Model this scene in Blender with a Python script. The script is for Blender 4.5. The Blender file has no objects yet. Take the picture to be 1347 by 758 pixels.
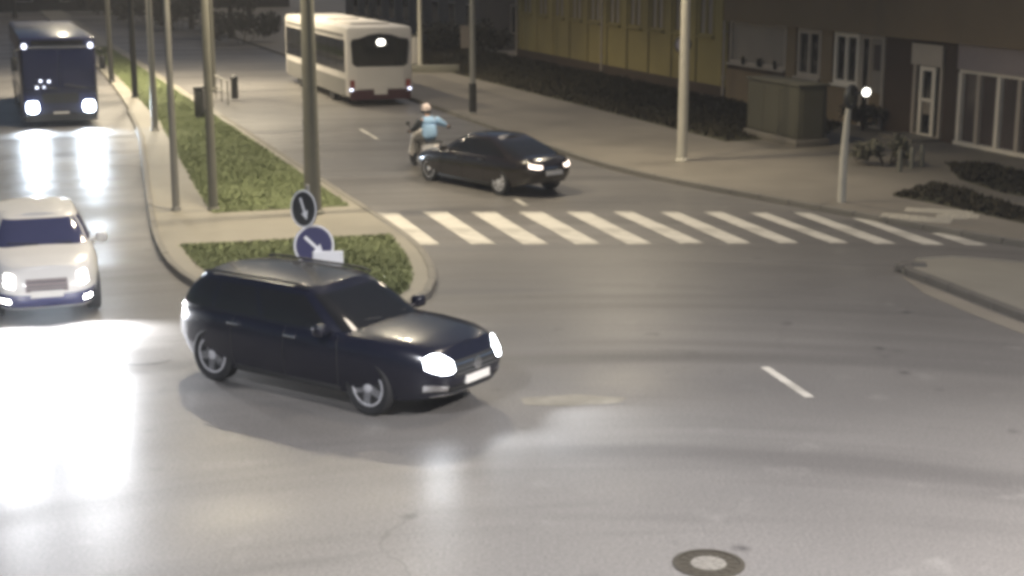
import bpy, bmesh, math, random
from mathutils import Vector, Matrix, noise
random.seed(7)
R = math.radians
C = bpy.context.scene.collection
sc = bpy.context.scene

# ------------------------------------------------------------------ camera
CAM_H, F_PX, CX, CY = 6.1, 2000.0, 673.5, 379.0
PITCH = math.atan(452 / 2000)
cam_d = bpy.data.cameras.new('camera'); cam = bpy.data.objects.new('camera', cam_d); C.objects.link(cam)
cam.location = (0, 0, CAM_H); cam.rotation_euler = (math.pi / 2 - PITCH, 0, 0)
cam_d.sensor_width = 36; cam_d.lens = F_PX / 1347 * 36
cam_d.clip_start = 0.1; cam_d.clip_end = 2000
sc.camera = cam

# ------------------------------------------------------------------ sky and light
SUN_EL, SUN_AZ = R(62), R(60)      # azimuth from +Y towards +X
w = bpy.data.worlds.new('World'); sc.world = w; w.use_nodes = True
nt = w.node_tree
sky = nt.nodes.new('ShaderNodeTexSky'); sky.sky_type = 'NISHITA'; sky.sun_disc = False
sky.sun_elevation = SUN_EL; sky.sun_rotation = SUN_AZ
nt.links.new(sky.outputs[0], nt.nodes['Background'].inputs[0])
nt.nodes['Background'].inputs[1].default_value = 0.022
sd = bpy.data.lights.new('sun', 'SUN'); sun = bpy.data.objects.new('sun', sd); C.objects.link(sun)
sd.energy = 0.64; sd.angle = R(14); sd.color = (1, .87, .72)
sv = Vector((math.sin(SUN_AZ) * math.cos(SUN_EL), math.cos(SUN_AZ) * math.cos(SUN_EL), math.sin(SUN_EL)))
sun.rotation_euler = sv.to_track_quat('Z', 'Y').to_euler()
sc.view_settings.view_transform = 'Standard'; sc.view_settings.look = 'None'
sc.view_settings.gamma = 1; sc.view_settings.use_curve_mapping = False
sc.view_settings.exposure = 0.6
sc.cycles.use_denoising = True
sc.cycles.pixel_filter_type = 'BLACKMAN_HARRIS'; sc.cycles.filter_width = 4.0
sc.cycles.max_bounces = 6
sc.cycles.sample_clamp_indirect = 6

# ------------------------------------------------------------------ measuring: road frame and ground points
RA = R(19.5)
U = Vector((-math.sin(RA), math.cos(RA), 0)); V = Vector((math.cos(RA), math.sin(RA), 0))
ROAD_YAW = math.atan2(U.y, U.x)
def P(s, t, z=0.0): return U * s + V * t + Vector((0, 0, z))
def at(x, y, z=0.0):
    dx = (x - CX) / F_PX; dy = -(y - CY) / F_PX
    d = Vector((dx, math.cos(PITCH) + dy * math.sin(PITCH), -math.sin(PITCH) + dy * math.cos(PITCH)))
    k = (z - CAM_H) / d.z
    return Vector((d.x * k, d.y * k, z))

# ------------------------------------------------------------------ materials
M = {}
def mat(name, col, rough=.6, metal=0, var=.12, scale=3.0, emit=0, ecol=None, coat=0, bump=0, bscale=40, spec=.5, dirt=0):
    m = bpy.data.materials.new(name); m.use_nodes = True
    n = m.node_tree.nodes; l = m.node_tree.links; b = n['Principled BSDF']
    b.inputs['Roughness'].default_value = rough; b.inputs['Metallic'].default_value = metal
    b.inputs['Specular IOR Level'].default_value = spec
    b.inputs['Coat Weight'].default_value = coat; b.inputs['Coat Roughness'].default_value = .08
    tc = n.new('ShaderNodeTexCoord')
    no = n.new('ShaderNodeTexNoise'); no.inputs['Scale'].default_value = scale; no.inputs['Detail'].default_value = 6
    l.new(tc.outputs['Object'], no.inputs['Vector'])
    mx = n.new('ShaderNodeMix'); mx.data_type = 'RGBA'
    a = [max(0, c * (1 - var)) for c in col]; c2 = [min(1, c * (1 + var)) for c in col]
    mx.inputs[6].default_value = (*a, 1); mx.inputs[7].default_value = (*c2, 1)
    l.new(no.outputs[0], mx.inputs[0])
    out = mx.outputs[2]
    if dirt:
        n2 = n.new('ShaderNodeTexNoise'); n2.inputs['Scale'].default_value = scale * .35; n2.inputs['Detail'].default_value = 8
        l.new(tc.outputs['Object'], n2.inputs['Vector'])
        rp = n.new('ShaderNodeValToRGB'); rp.color_ramp.elements[0].position = .45; rp.color_ramp.elements[1].position = .7
        l.new(n2.outputs[0], rp.inputs[0])
        mm = n.new('ShaderNodeMath'); mm.operation = 'MULTIPLY'; mm.inputs[1].default_value = dirt
        l.new(rp.outputs[0], mm.inputs[0])
        m2 = n.new('ShaderNodeMix'); m2.data_type = 'RGBA'
        m2.inputs[7].default_value = (.05, .045, .038, 1)
        l.new(mm.outputs[0], m2.inputs[0]); l.new(out, m2.inputs[6]); out = m2.outputs[2]
    l.new(out, b.inputs['Base Color'])
    if emit:
        b.inputs['Emission Color'].default_value = (*(ecol or col), 1); b.inputs['Emission Strength'].default_value = emit
    if bump:
        n3 = n.new('ShaderNodeTexNoise'); n3.inputs['Scale'].default_value = bscale; n3.inputs['Detail'].default_value = 4
        l.new(tc.outputs['Object'], n3.inputs['Vector'])
        bp = n.new('ShaderNodeBump'); bp.inputs['Strength'].default_value = bump; bp.inputs['Distance'].default_value = .02
        l.new(n3.outputs[0], bp.inputs['Height']); l.new(bp.outputs[0], b.inputs['Normal'])
    M[name] = m
    return m

def asphalt_mat():
    m = bpy.data.materials.new('wet_asphalt'); m.use_nodes = True
    n = m.node_tree.nodes; l = m.node_tree.links; b = n['Principled BSDF']
    tc = n.new('ShaderNodeTexCoord')
    def nz(scale, vec=None, det=6, rot=None):
        t = n.new('ShaderNodeTexNoise'); t.inputs['Scale'].default_value = scale; t.inputs['Detail'].default_value = det
        l.new(vec or tc.outputs['Object'], t.inputs['Vector']); return t.outputs[0]
    mp = n.new('ShaderNodeMapping'); mp.inputs['Rotation'].default_value = (0, 0, R(-14)); mp.inputs['Scale'].default_value = (.09, .55, 1)
    l.new(tc.outputs['Object'], mp.inputs['Vector'])
    # tyre-polished arcs: noise in polar coordinates round the inside corner of the turn
    sep = n.new('ShaderNodeSeparateXYZ'); l.new(tc.outputs['Object'], sep.inputs[0])
    def mth(op, a, b2=None):
        x = n.new('ShaderNodeMath'); x.operation = op
        for i, q in enumerate((a, b2)):
            if q is None: continue
            if isinstance(q, (int, float)): x.inputs[i].default_value = q
            else: l.new(q, x.inputs[i])
        return x.outputs[0]
    ax = mth('SUBTRACT', sep.outputs[0], 1.5); ay = mth('SUBTRACT', sep.outputs[1], 4.0)
    rad = mth('SQRT', mth('ADD', mth('MULTIPLY', ax, ax), mth('MULTIPLY', ay, ay))); ang = mth('ARCTAN2', ax, ay)
    cmb = n.new('ShaderNodeCombineXYZ'); l.new(mth('MULTIPLY', rad, .62), cmb.inputs[0]); l.new(mth('MULTIPLY', ang, 1.1), cmb.inputs[1])
    streak = nz(1.0, cmb.outputs[0], 4)
    big = nz(.12); fine = nz(28, det=3); mid = nz(1.3)
    def ramp(src, a, bb):
        r = n.new('ShaderNodeMapRange'); r.inputs[1].default_value = a; r.inputs[2].default_value = bb; l.new(src, r.inputs[0]); return r.outputs[0]
    def mixc(f, a, bb):
        x = n.new('ShaderNodeMix'); x.data_type = 'RGBA'; l.new(f, x.inputs[0])
        for i, c in ((6, a), (7, bb)):
            if isinstance(c, tuple): x.inputs[i].default_value = (*c, 1)
            else: l.new(c, x.inputs[i])
        return x.outputs[2]
    c1 = mixc(ramp(big, .35, .65), (.165, .156, .147), (.235, .223, .210))
    c2 = mixc(ramp(streak, .50, .66), c1, (.128, .121, .115))
    c3 = mixc(ramp(mid, .62, .8), c2, (.265, .254, .238))
    mlt = n.new('ShaderNodeMix'); mlt.data_type = 'RGBA'; mlt.blend_type = 'MULTIPLY'; mlt.inputs[0].default_value = .55
    vor = n.new('ShaderNodeTexVoronoi'); vor.feature = 'DISTANCE_TO_EDGE'; vor.inputs['Scale'].default_value = .16
    dv = n.new('ShaderNodeVectorMath'); dv.operation = 'MULTIPLY_ADD'; dn = n.new('ShaderNodeTexNoise'); dn.inputs['Scale'].default_value = .9; dn.inputs['Detail'].default_value = 6
    l.new(tc.outputs['Object'], dn.inputs['Vector']); l.new(dn.outputs['Color'], dv.inputs[0]); dv.inputs[1].default_value = (1.6, 1.6, 0); l.new(tc.outputs['Object'], dv.inputs[2])
    l.new(dv.outputs[0], vor.inputs['Vector'])
    crack = mth('MULTIPLY', ramp(vor.outputs['Distance'], .004, .0005), ramp(big, .5, .68))
    c4 = mixc(crack, c3, (.085, .080, .076))
    spots = n.new('ShaderNodeTexVoronoi'); spots.inputs['Scale'].default_value = 1.1; l.new(tc.outputs['Object'], spots.inputs['Vector'])
    c4 = mixc(mth('MULTIPLY', ramp(spots.outputs['Distance'], .16, .06), ramp(mid, .5, .62)), c4, (.085, .080, .076))
    fc = ramp(fine, .25, .72)
    l.new(c4, mlt.inputs[6]); l.new(fc, mlt.inputs[7])
    l.new(mlt.outputs[2], b.inputs['Base Color'])
    rr = n.new('ShaderNodeMapRange'); rr.inputs[1].default_value = .3; rr.inputs[2].default_value = .7
    rr.inputs[3].default_value = .30; rr.inputs[4].default_value = .52; l.new(streak, rr.inputs[0])
    l.new(rr.outputs[0], b.inputs['Roughness'])
    bp = n.new('ShaderNodeBump'); bp.inputs['Strength'].default_value = .12; bp.inputs['Distance'].default_value = .01
    l.new(fine, bp.inputs['Height']); l.new(bp.outputs[0], b.inputs['Normal'])
    M['asphalt'] = m
asphalt_mat()
mat('paving', (.20, .18, .148), .6, var=.22, scale=.7, bump=.2, dirt=.35)
mat('path', (.215, .20, .165), .6, var=.15, scale=1.2, bump=.2, dirt=.25)
mat('kerb', (.165, .155, .135), .7, var=.2, scale=2, bump=.2)
mat('kerb_dark', (.10, .092, .080), .7, var=.3, scale=2, bump=.2)
mat('paint_line', (.50, .48, .43), .55, var=.2, scale=4, dirt=.45)
mat('path_pale', (.42, .39, .32), .6, var=.15, scale=1.2, bump=.2, dirt=.2)
mat('soil', (.075, .075, .04), .95, var=.3)
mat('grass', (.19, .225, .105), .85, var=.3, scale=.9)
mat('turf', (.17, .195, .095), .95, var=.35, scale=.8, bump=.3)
mat('grass_dark', (.055, .046, .024), .9, var=.3, scale=.9)  # grass colour darkened for lawns lying in the dark
mat('leaf', (.05, .055, .022), .8, var=.4, scale=2)
mat('leaf_dark', (.03, .026, .016), .85, var=.4, scale=2)
mat('bark', (.06, .045, .032), .9, var=.3)
mat('concrete', (.17, .165, .135), .8, var=.18, scale=2, bump=.15)
mat('pale_steel', (.55, .52, .44), .5, var=.1)
mat('steel', (.30, .29, .26), .5, metal=.2, var=.1)
mat('dark_steel', (.03, .03, .028), .5, var=.2)
mat('navy_paint', (.007, .0075, .015), .26, var=.1, coat=.35)
mat('black_paint', (.010, .007, .006), .25, var=.1, coat=.8)
mat('white_paint', (.84, .82, .78), .3, var=.05, coat=.5)
mat('bus_white', (.62, .59, .55), .42, var=.08, scale=1.2, dirt=.15)
mat('bus_grey', (.16, .155, .145), .5, var=.12)
mat('bus_red', (.055, .014, .018), .5, var=.2)
mat('bus_navy', (.010, .012, .040), .3, var=.15, coat=.4)
mat('glass_dark', (.010, .010, .010), .06, var=0, spec=.6)
mat('glass_glare', (.05, .055, .13), .08, var=.1, spec=.6)  # glare and haze over the white car's windscreen put into this pale blue
mat('glass_navy', (.010, .013, .045), .08, var=.1, spec=.6)
mat('glass_shop', (.085, .068, .062), .12, var=.3, scale=.8, spec=.5)
mat('rubber', (.015, .015, .016), .8, var=.2)
mat('alloy', (.72, .72, .75), .35, metal=.5, var=.05)
mat('chrome', (.75, .75, .76), .15, metal=1, var=.03)
mat('plastic_black', (.02, .02, .02), .55, var=.1)
mat('plate', (.72, .70, .66), .5, var=.05)
mat('headlamp', (1, 1, 1), .2, var=0, emit=22, ecol=(.88, .93, 1))
mat('headlamp_bus', (1, 1, 1), .2, var=0, emit=26, ecol=(.78, .88, 1))
mat('headlamp_white', (1, 1, 1), .2, var=0, emit=30, ecol=(1, .97, .92))
mat('tail_lit', (1, .9, .8), .2, var=0, emit=2.2, ecol=(1, .82, .70))
mat('tail_dim', (.12, .012, .010), .2, var=0, emit=.03, ecol=(1, .3, .2))
mat('marker_lamp', (.8, .85, 1), .2, var=0, emit=2.4, ecol=(.75, .8, 1))
mat('lamp_lit', (1, 1, 1), .2, var=0, emit=5, ecol=(1, .95, .85))
mat('lamp_head_lit', (1, 1, 1), .2, var=0, emit=8, ecol=(1, .86, .62))
mat('sign_blue', (.025, .026, .10), .4, var=.05)
mat('sign_black', (.012, .013, .016), .4, var=.05)
mat('sign_white', (.85, .85, .87), .4, var=.04)
mat('sign_grey', (.16, .15, .20), .5, var=.1)
mat('wall_ochre', (.32, .26, .10), .9, var=.16, scale=.5, bump=.1, dirt=.35)
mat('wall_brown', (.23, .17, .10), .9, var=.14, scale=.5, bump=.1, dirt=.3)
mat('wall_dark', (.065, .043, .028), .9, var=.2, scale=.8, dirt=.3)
mat('wall_grey', (.2, .17, .145), .9, var=.15, scale=.4, dirt=.35)
mat('fascia_lilac', (.30, .25, .24), .7, var=.1)
mat('frame_pale', (.78, .71, .60), .5, var=.1)
mat('frame_dim', (.45, .39, .32), .6, var=.1)
mat('panel_grey', (.28, .24, .195), .6, var=.15, scale=.7)
mat('kiosk', (.085, .08, .055), .8, var=.15, scale=.8, dirt=.3)
mat('jacket', (.30, .47, .68), .8, var=.15, scale=6)
mat('cloth_dark', (.025, .028, .032), .85, var=.2)
mat('trousers', (.11, .105, .10), .85, var=.15)
mat('skin', (.45, .28, .2), .6, var=.1)
mat('helmet', (.72, .60, .56), .3, var=.05, coat=.5)
mat('scooter_white', (.72, .68, .64), .3, var=.05, coat=.4)
mat('iron', (.055, .048, .036), .6, metal=.3, var=.3, scale=8, bump=.3)
mat('iron_worn', (.17, .16, .14), .6, metal=0, var=.25, scale=8, bump=.3)

# ------------------------------------------------------------------ mesh helpers
class MB:
    def __init__(s): s.v = []; s.f = []
    def add(s, vs, fs, mx=None):
        o = len(s.v)
        s.v += [tuple(mx @ Vector(p)) if mx else tuple(p) for p in vs]
        s.f += [tuple(i + o for i in f) for f in fs]
    def box(s, a, b, mx=None, bev=0):
        if bev:
            bm = bmesh.new(); bmesh.ops.create_cube(bm, size=1)
            c = [(a[i] + b[i]) / 2 for i in range(3)]; d = [abs(b[i] - a[i]) for i in range(3)]
            for v in bm.verts: v.co = Vector([v.co[i] * d[i] + c[i] for i in range(3)])
            bmesh.ops.bevel(bm, geom=bm.edges[:], offset=min(bev, min(d) * .45), segments=2, affect='EDGES', profile=.5)
            bm.verts.index_update()
            s.add([v.co[:] for v in bm.verts], [[v.index for v in f.verts] for f in bm.faces], mx); bm.free(); return
        x0, y0, z0 = a; x1, y1, z1 = b
        s.add([(x0, y0, z0), (x1, y0, z0), (x1, y1, z0), (x0, y1, z0), (x0, y0, z1), (x1, y0, z1), (x1, y1, z1), (x0, y1, z1)],
              [(3, 2, 1, 0), (4, 5, 6, 7), (0, 1, 5, 4), (1, 2, 6, 5), (2, 3, 7, 6), (3, 0, 4, 7)], mx)
    def tube(s, pts, rad, n=10, cap=True):
        pts = [Vector(p) for p in pts]; k = len(pts)
        if not isinstance(rad, (list, tuple)): rad = [rad] * k
        rings = []; up = None
        for i, p in enumerate(pts):
            d = (pts[min(i + 1, k - 1)] - pts[max(i - 1, 0)]).normalized()
            if up is None:
                up = Vector((0, 0, 1)) if abs(d.z) < .9 else Vector((1, 0, 0))
            a = d.cross(up).normalized(); bb = a.cross(d).normalized(); up = bb
            rings.append([p + (a * math.cos(2 * math.pi * j / n) + bb * math.sin(2 * math.pi * j / n)) * rad[i] for j in range(n)])
        vs = [q for r_ in rings for q in r_]; fs = []
        for i in range(k - 1):
            for j in range(n):
                fs.append((i * n + j, i * n + (j + 1) % n, (i + 1) * n + (j + 1) % n, (i + 1) * n + j))
        if cap: fs += [tuple(range(n))[::-1], tuple((k - 1) * n + j for j in range(n))]
        s.add(vs, fs)
    def lathe(s, prof, n=24, mx=None, closed=False):
        k = len(prof)
        vs = [(r * math.cos(2 * math.pi * j / n), r * math.sin(2 * math.pi * j / n), z) for r, z in prof for j in range(n)]
        fs = []
        for i in range(k if closed else k - 1):
            i2 = (i + 1) % k
            for j in range(n): fs.append((i * n + j, i * n + (j + 1) % n, i2 * n + (j + 1) % n, i2 * n + j))
        if not closed: fs += [tuple(range(n))[::-1], tuple((k - 1) * n + j for j in range(n))]
        s.add(vs, fs, mx)
    def prism(s, poly, z0, z1, mx=None):
        n = len(poly)
        vs = [(x, y, z0) for x, y in poly] + [(x, y, z1) for x, y in poly]
        s.add(vs, [tuple(range(n))[::-1], tuple(range(n, 2 * n))] + [(i, (i + 1) % n, n + (i + 1) % n, n + i) for i in range(n)], mx)
    def build(s, name, m, parent=None, smooth=0, loc=None):
        me = bpy.data.meshes.new(name); me.from_pydata(s.v, [], s.f); me.update()
        bm = bmesh.new(); bm.from_mesh(me); bmesh.ops.recalc_face_normals(bm, faces=bm.faces[:]); bm.to_mesh(me); bm.free()
        return link(name, me, m, parent, smooth, loc)
def link(name, me, m, parent=None, smooth=0, loc=None):
    o = bpy.data.objects.new(name, me); C.objects.link(o)
    if m: me.materials.clear(); me.materials.append(M[m] if isinstance(m, str) else m)
    if smooth:
        me.shade_smooth()
        me.set_sharp_from_angle(angle=R(smooth))
    if parent: o.parent = parent
    if loc is not None: o.location = loc
    return o
def thing(name, label, cat, loc=(0, 0, 0), yaw=0, group=None):
    o = bpy.data.objects.new(name, None); C.objects.link(o); o.empty_display_size = .3
    o.location = loc; o.rotation_euler = (0, 0, yaw)
    return tag(o, label, cat, group)
def tag(o, label, cat, group=None):
    o['label'] = label; o['category'] = cat
    if group: o['group'] = group
    return o
def structure(o): o['kind'] = 'structure'; return o
def stuff(o): o['kind'] = 'stuff'; return o
def dup(root, loc, yaw, label=None, group=None):
    r = root.copy(); C.objects.link(r); r.location = loc; r.rotation_euler = (0, 0, yaw)
    if label: r['label'] = label
    if group: r['group'] = group
    for ch in list(root.children):
        c = ch.copy(); C.objects.link(c); c.parent = r
        for g in list(ch.children):
            d = g.copy(); C.objects.link(d); d.parent = c
    return r
def spot(parent, loc, direction, watts, col, size=100, blend=1.0, rad=.06):
    ld = bpy.data.lights.new('spot_light', 'SPOT'); ld.energy = watts; ld.color = col; ld.spot_size = R(size); ld.spot_blend = blend
    ld.shadow_soft_size = rad
    o = bpy.data.objects.new('spot_light', ld); C.objects.link(o); o.parent = parent; o.location = loc
    o.rotation_euler = Vector(direction).normalized().to_track_quat('-Z', 'Y').to_euler()
    return o
def lerp(a, b, t): return a + (b - a) * t
def interp(pts):
    def f(x):
        if x <= pts[0][0]: return pts[0][1]
        for (a, va), (b, vb) in zip(pts, pts[1:]):
            if x <= b:
                k = (x - a) / (b - a); return va + (vb - va) * k
        return pts[-1][1]
    return f
def rot_to(direction):   # matrix turning +Z to direction
    return Vector(direction).to_track_quat('Z', 'Y').to_matrix().to_4x4()
def arc_smooth(pts, it=3):   # Chaikin corner cutting on an open polyline
    for _ in range(it):
        q = [pts[0]]
        for a, b in zip(pts, pts[1:]):
            q += [(lerp(a[0], b[0], .25), lerp(a[1], b[1], .25)), (lerp(a[0], b[0], .75), lerp(a[1], b[1], .75))]
        q.append(pts[-1]); pts = q
    return pts

# ------------------------------------------------------------------ ground
g = MB(); g.add([(-500, -200, 0), (500, -200, 0), (500, 700, 0), (-500, 700, 0)], [(0, 1, 2, 3)])
road = structure(g.build('road', 'asphalt'))

def st(poly): return [tuple(P(s, t)[:2]) for s, t in poly]
def slab(name, poly_xy, z0, z1, m, parent=None):
    b = MB(); b.prism(poly_xy, z0, z1); return b.build(name, m, parent)
kerb_meshes = {}
def kerb_stones(line_xy, parent, z1, width, m, length=1.0, n_max=90):
    """separate kerb stones along a polyline (xy), inside is to its left"""
    d = [0]
    for a, b in zip(line_xy, line_xy[1:]): d.append(d[-1] + math.hypot(b[0] - a[0], b[1] - a[1]))
    def pos(q):
        for i in range(len(d) - 1):
            if q <= d[i + 1]:
                k = (q - d[i]) / max(1e-6, d[i + 1] - d[i]); return Vector((lerp(line_xy[i][0], line_xy[i + 1][0], k), lerp(line_xy[i][1], line_xy[i + 1][1], k), 0))
        return Vector((*line_xy[-1], 0))
    n = int(d[-1] / length)
    n = min(n, n_max)
    key = (m, round(length, 2), width, z1)
    if key not in kerb_meshes:
        b = MB(); b.box((-length / 2 + .006, -width / 2, -.02), (length / 2 - .006, width / 2, z1), bev=.02)
        kerb_meshes[key] = b.build('kerb_stone', m, parent).data
        bpy.data.objects.remove([o for o in C.objects if o.data == kerb_meshes[key]][0])
    for i in range(n):
        a = pos(i * length); c = pos((i + 1) * length); mid = (a + c) / 2
        o = bpy.data.objects.new('kerb_stone', kerb_meshes[key]); C.objects.link(o); o.parent = parent
        o.location = mid + Vector((0, 0, random.uniform(-.004, .004))); o.rotation_euler = (0, 0, math.atan2(c.y - a.y, c.x - a.x) + random.uniform(-.004, .004))
        o.scale = ((c - a).length / length, 1, 1)

# right pavement
KR = [(170, 16.7), (60, 16.7), (42, 16.5), (38.5, 16.6), (35.5, 17.2), (31.5, 18.4), (28.2, 19.4), (25.0, 20.4), (21, 23), (17, 29), (14, 40)]
krl = arc_smooth(KR, 2)
pave = structure(slab('pavement', st(krl) + st([(14, 90), (170, 90)]), -.05, .12, 'paving'))
near = [q for q in krl if q[0] < 72 and q[1] < 27]
kerb_stones([tuple(P(s, t)[:2]) for s, t in near], pave, .135, .16, 'kerb', 1.0)
# median
ML = [(170, 6.6), (80, 6.2), (54, 5.4), (42, 4.3), (36, 3.75), (31, 3.35), (28, 3.45), (25.4, 4.1), (24.1, 5.4), (24.2, 6.6), (25.4, 7.5), (27.5, 8.1), (30, 8.45), (34, 8.45), (52, 8.45), (170, 8.5)]
mll = arc_smooth(ML, 2)
med = structure(slab('median', st(mll), -.05, .11, 'path'))
nearm = [q for q in mll if q[0] < 62]
kerb_stones([tuple(P(s, t)[:2]) for s, t in nearm], med, .13, .15, 'kerb', 1.0, 110)
# right traffic island
kl = [at(1186, 359), at(1230, 375), at(1290, 399), at(1347, 421), at(1420, 448)]
top = [at(1500, 440), at(1450, 365), at(1347, 352), at(1290, 346), at(1240, 343), at(1205, 347)]
isl_poly = arc_smooth([tuple(p[:2]) for p in kl + top] + [tuple(kl[0][:2])], 2)[:-1]
isl = structure(slab('traffic_island', isl_poly, -.05, .10, 'path'))
kerb_stones(arc_smooth([tuple(p[:2]) for p in [at(1189, 353), *kl]], 1), isl, .14, .18, 'kerb_dark', .7)
kerb_stones(arc_smooth([tuple(p[:2]) for p in top[::-1]], 1)[:-1], isl, .115, .12, 'kerb', .8)
gl = [at(1183, 362), at(1226, 378), at(1288, 403), at(1347, 426), at(1420, 454), at(1420, 470), at(1347, 440), at(1270, 410), at(1215, 386)]
gb = MB(); gb.add([(p.x, p.y, .004) for p in gl], [tuple(range(len(gl)))]); gb.build('gutter_strip', 'paving', road)
ks = MB(); ks.box((-.16, -.1, 0), (.16, .1, .17), bev=.05)
k_ = ks.build('kerb_end', 'kerb_dark', isl, 40); k_.location = at(1189, 357); k_.rotation_euler = (0, 0, .4)
k_ = k_.copy(); C.objects.link(k_); k_.location = at(1207, 356); k_.rotation_euler = (0, 0, -.2)

# lawns: soil sheet + blades
def inside(p, poly):
    c = False; j = len(poly) - 1
    for i in range(len(poly)):
        a, b = poly[i], poly[j]
        if (a[1] > p[1]) != (b[1] > p[1]) and p[0] < (b[0] - a[0]) * (p[1] - a[1]) / (b[1] - a[1]) + a[0]: c = not c
        j = i
    return c
def lawn(poly, z, m, density, hgt, nmax=60000):
    base = structure(slab('lawn', poly, z - .05, z + .02, 'turf' if m == 'grass' else 'soil'))
    xs = [p[0] for p in poly]; ys = [p[1] for p in poly]
    area = abs(sum(poly[i][0] * poly[(i + 1) % len(poly)][1] - poly[(i + 1) % len(poly)][0] * poly[i][1] for i in range(len(poly)))) / 2
    n = min(nmax, int(area * density)); b = MB(); vs = b.v; fs = b.f
    done = 0
    while done < n:
        x = random.uniform(min(xs), max(xs)); y = random.uniform(min(ys), max(ys))
        if not inside((x, y), poly): continue
        done += 1
        k = noise.noise(Vector((x * .6, y * .6, 3)))
        for _ in range(3):
            a = random.uniform(0, 6.28); h = hgt * random.uniform(.4, 1.1) * (1 + .8 * k); ww = random.uniform(.008, .02) if m == 'grass' else random.uniform(.02, .05)
            dx, dy = math.cos(a) * ww, math.sin(a) * ww; lx, ly = random.uniform(-.06, .06), random.uniform(-.06, .06)
            px, py = x + random.uniform(-.05, .05), y + random.uniform(-.05, .05)
            o = len(vs); vs += [(px - dx, py - dy, z + .01), (px + dx, py + dy, z + .01), (px + lx, py + ly, z + .02 + h)]; fs.append((o, o + 1, o + 2))
    me = bpy.data.meshes.new('grass'); me.from_pydata(vs, [], fs)
    me.normals_split_custom_set_from_vertices([(0, 0, 1)] * len(vs))
    stuff(link('grass', me, m))
lawn(st([(34.6, 5.0), (38, 5.15), (54, 6.1), (95, 6.9), (95, 7.9), (50, 8.15), (34.5, 8.15)]), .11, 'grass', 430, .05)
lawn(st(arc_smooth([(30.9, 3.8), (28.2, 3.85), (25.8, 4.5), (24.6, 5.6), (24.7, 6.5), (25.7, 7.2), (27.8, 7.75), (30.6, 8.1)], 1)), .11, 'grass', 900, .05)
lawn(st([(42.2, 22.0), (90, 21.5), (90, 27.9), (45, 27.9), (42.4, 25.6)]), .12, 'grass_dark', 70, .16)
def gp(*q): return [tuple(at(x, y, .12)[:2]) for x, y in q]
lawn(gp((1175, 258), (1230, 240), (1300, 262), (1400, 290), (1400, 306), (1320, 288), (1240, 270)), .12, 'grass_dark', 150, .1)  # dark lawn enlarged to take in shading before the shop
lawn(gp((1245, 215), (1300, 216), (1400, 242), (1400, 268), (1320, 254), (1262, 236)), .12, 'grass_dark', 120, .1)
# paved crossing path over the median is the pale median top left free of grass; tactile pavers at the kerb
tb = MB(); tb.box((-.28, -.28, 0), (.28, .28, .014), bev=.008)
for ix in range(-2, 3):
    for iy in range(-2, 3): tb.lathe([(.035, .013), (.03, .02), (.015, .022)], 6, Matrix.Translation((ix * .105, iy * .105, 0)))
t0 = tb.build('tactile_slab', 'path_pale', pave, 0, at(1207, 277, .12)); t0.rotation_euler = (0, 0, -.35)
for px, py in ((1215, 277.5), (1224, 278), (1234, 278), (1244, 279), (1254, 280), (1264, 281), (1269, 285), (1258, 285.5), (1247, 286), (1236, 291), (1224, 290), (1212, 289), (1200, 287.5), (1188, 286), (1176, 284.5)):
    o = t0.copy(); C.objects.link(o); o.location = at(px, py, .12) + Vector((random.uniform(-.03, .03), 0, random.uniform(0, .004))); o.rotation_euler.z = -.35 + random.uniform(-.06, .06)

# ------------------------------------------------------------------ road markings, each its own part of the road
def marking(name, corners, parent=road, z=.004, m='paint_line'):
    b = MB(); n = len(corners); c = sum((Vector((p[0], p[1], 0)) for p in corners), Vector()) / n
    b.add([(p[0] - c.x, p[1] - c.y, 0) for p in corners], [tuple(range(n))])
    o = b.build(name, m, parent); o.location = (c.x, c.y, z); return o
bars = [((491, 523), 280.5, (547, 579), 322), ((556, 588), 279, (620, 652.5), 321.5), ((620, 652), 279.5, (688, 722), 321.5),
        ((682, 714), 279.5, (757, 791), 321.5), ((745, 775), 279.5, (826, 859), 321.5), ((806, 832), 279, (895, 927), 320.5),
        ((868, 893), 279.5, (958, 989), 320.5), ((925, 950), 279, (1025, 1052), 320), ((985, 1008), 280, (1092, 1117), 320),
        ((1043, 1064), 280, (1152, 1180), 321), ((1120, 1139), 287, (1214, 1243), 322), ((1225, 1245), 307, (1271, 1299), 322.5)]
for (a, b), y0, (c, d), y1 in bars:
    q = [at(a, y0), at(b, y0), at(d, y1), at(c, y1)]
    # slightly ragged ends
    pts = [q[0], q[0].lerp(q[1], .35) + U * random.uniform(-.04, .05), q[1], q[1].lerp(q[2], .5) + V * random.uniform(-.015, .015), q[2],
           q[2].lerp(q[3], .5) + U * random.uniform(-.05, .04), q[3], q[3].lerp(q[0], .4) + V * random.uniform(-.015, .015)]
    marking('zebra_stripe', pts)
def dash(p0, p1, wd):
    d = (p1 - p0).normalized(); n = Vector((-d.y, d.x, 0)) * wd / 2
    marking('lane_dash', [p0 - n, p1 - n, p1 + n, p0 + n])
dash(at(1006, 483), at(1065, 523), .14)
dash(at(678, 262), at(692, 271), .14); dash(at(474, 170), at(496, 183), .13)
dash(at(398, 132), at(414, 141), .13)
# pale mottled patch on the road in front of the dark off-roader
marking('pale_patch', [at(684, 524), at(760, 519), at(826, 524), at(812, 531), at(750, 535), at(690, 533)], m=mat('pale_mottle', (.22, .205, .17), .55, var=.45, scale=3, dirt=.6))
# cracks / joint
b = MB(); pts = [at(150, 478), at(180, 481), at(205, 479), at(225, 475)]
marking('road_seam', [pts[0], pts[1], pts[2], pts[3], pts[3] + Vector((0, .05, 0)), pts[2] + Vector((0, .05, 0)), pts[1] + Vector((0, .06, 0)), pts[0] + Vector((0, .03, 0))], m=mat('tar', (.02, .02, .02), .4))

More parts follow.
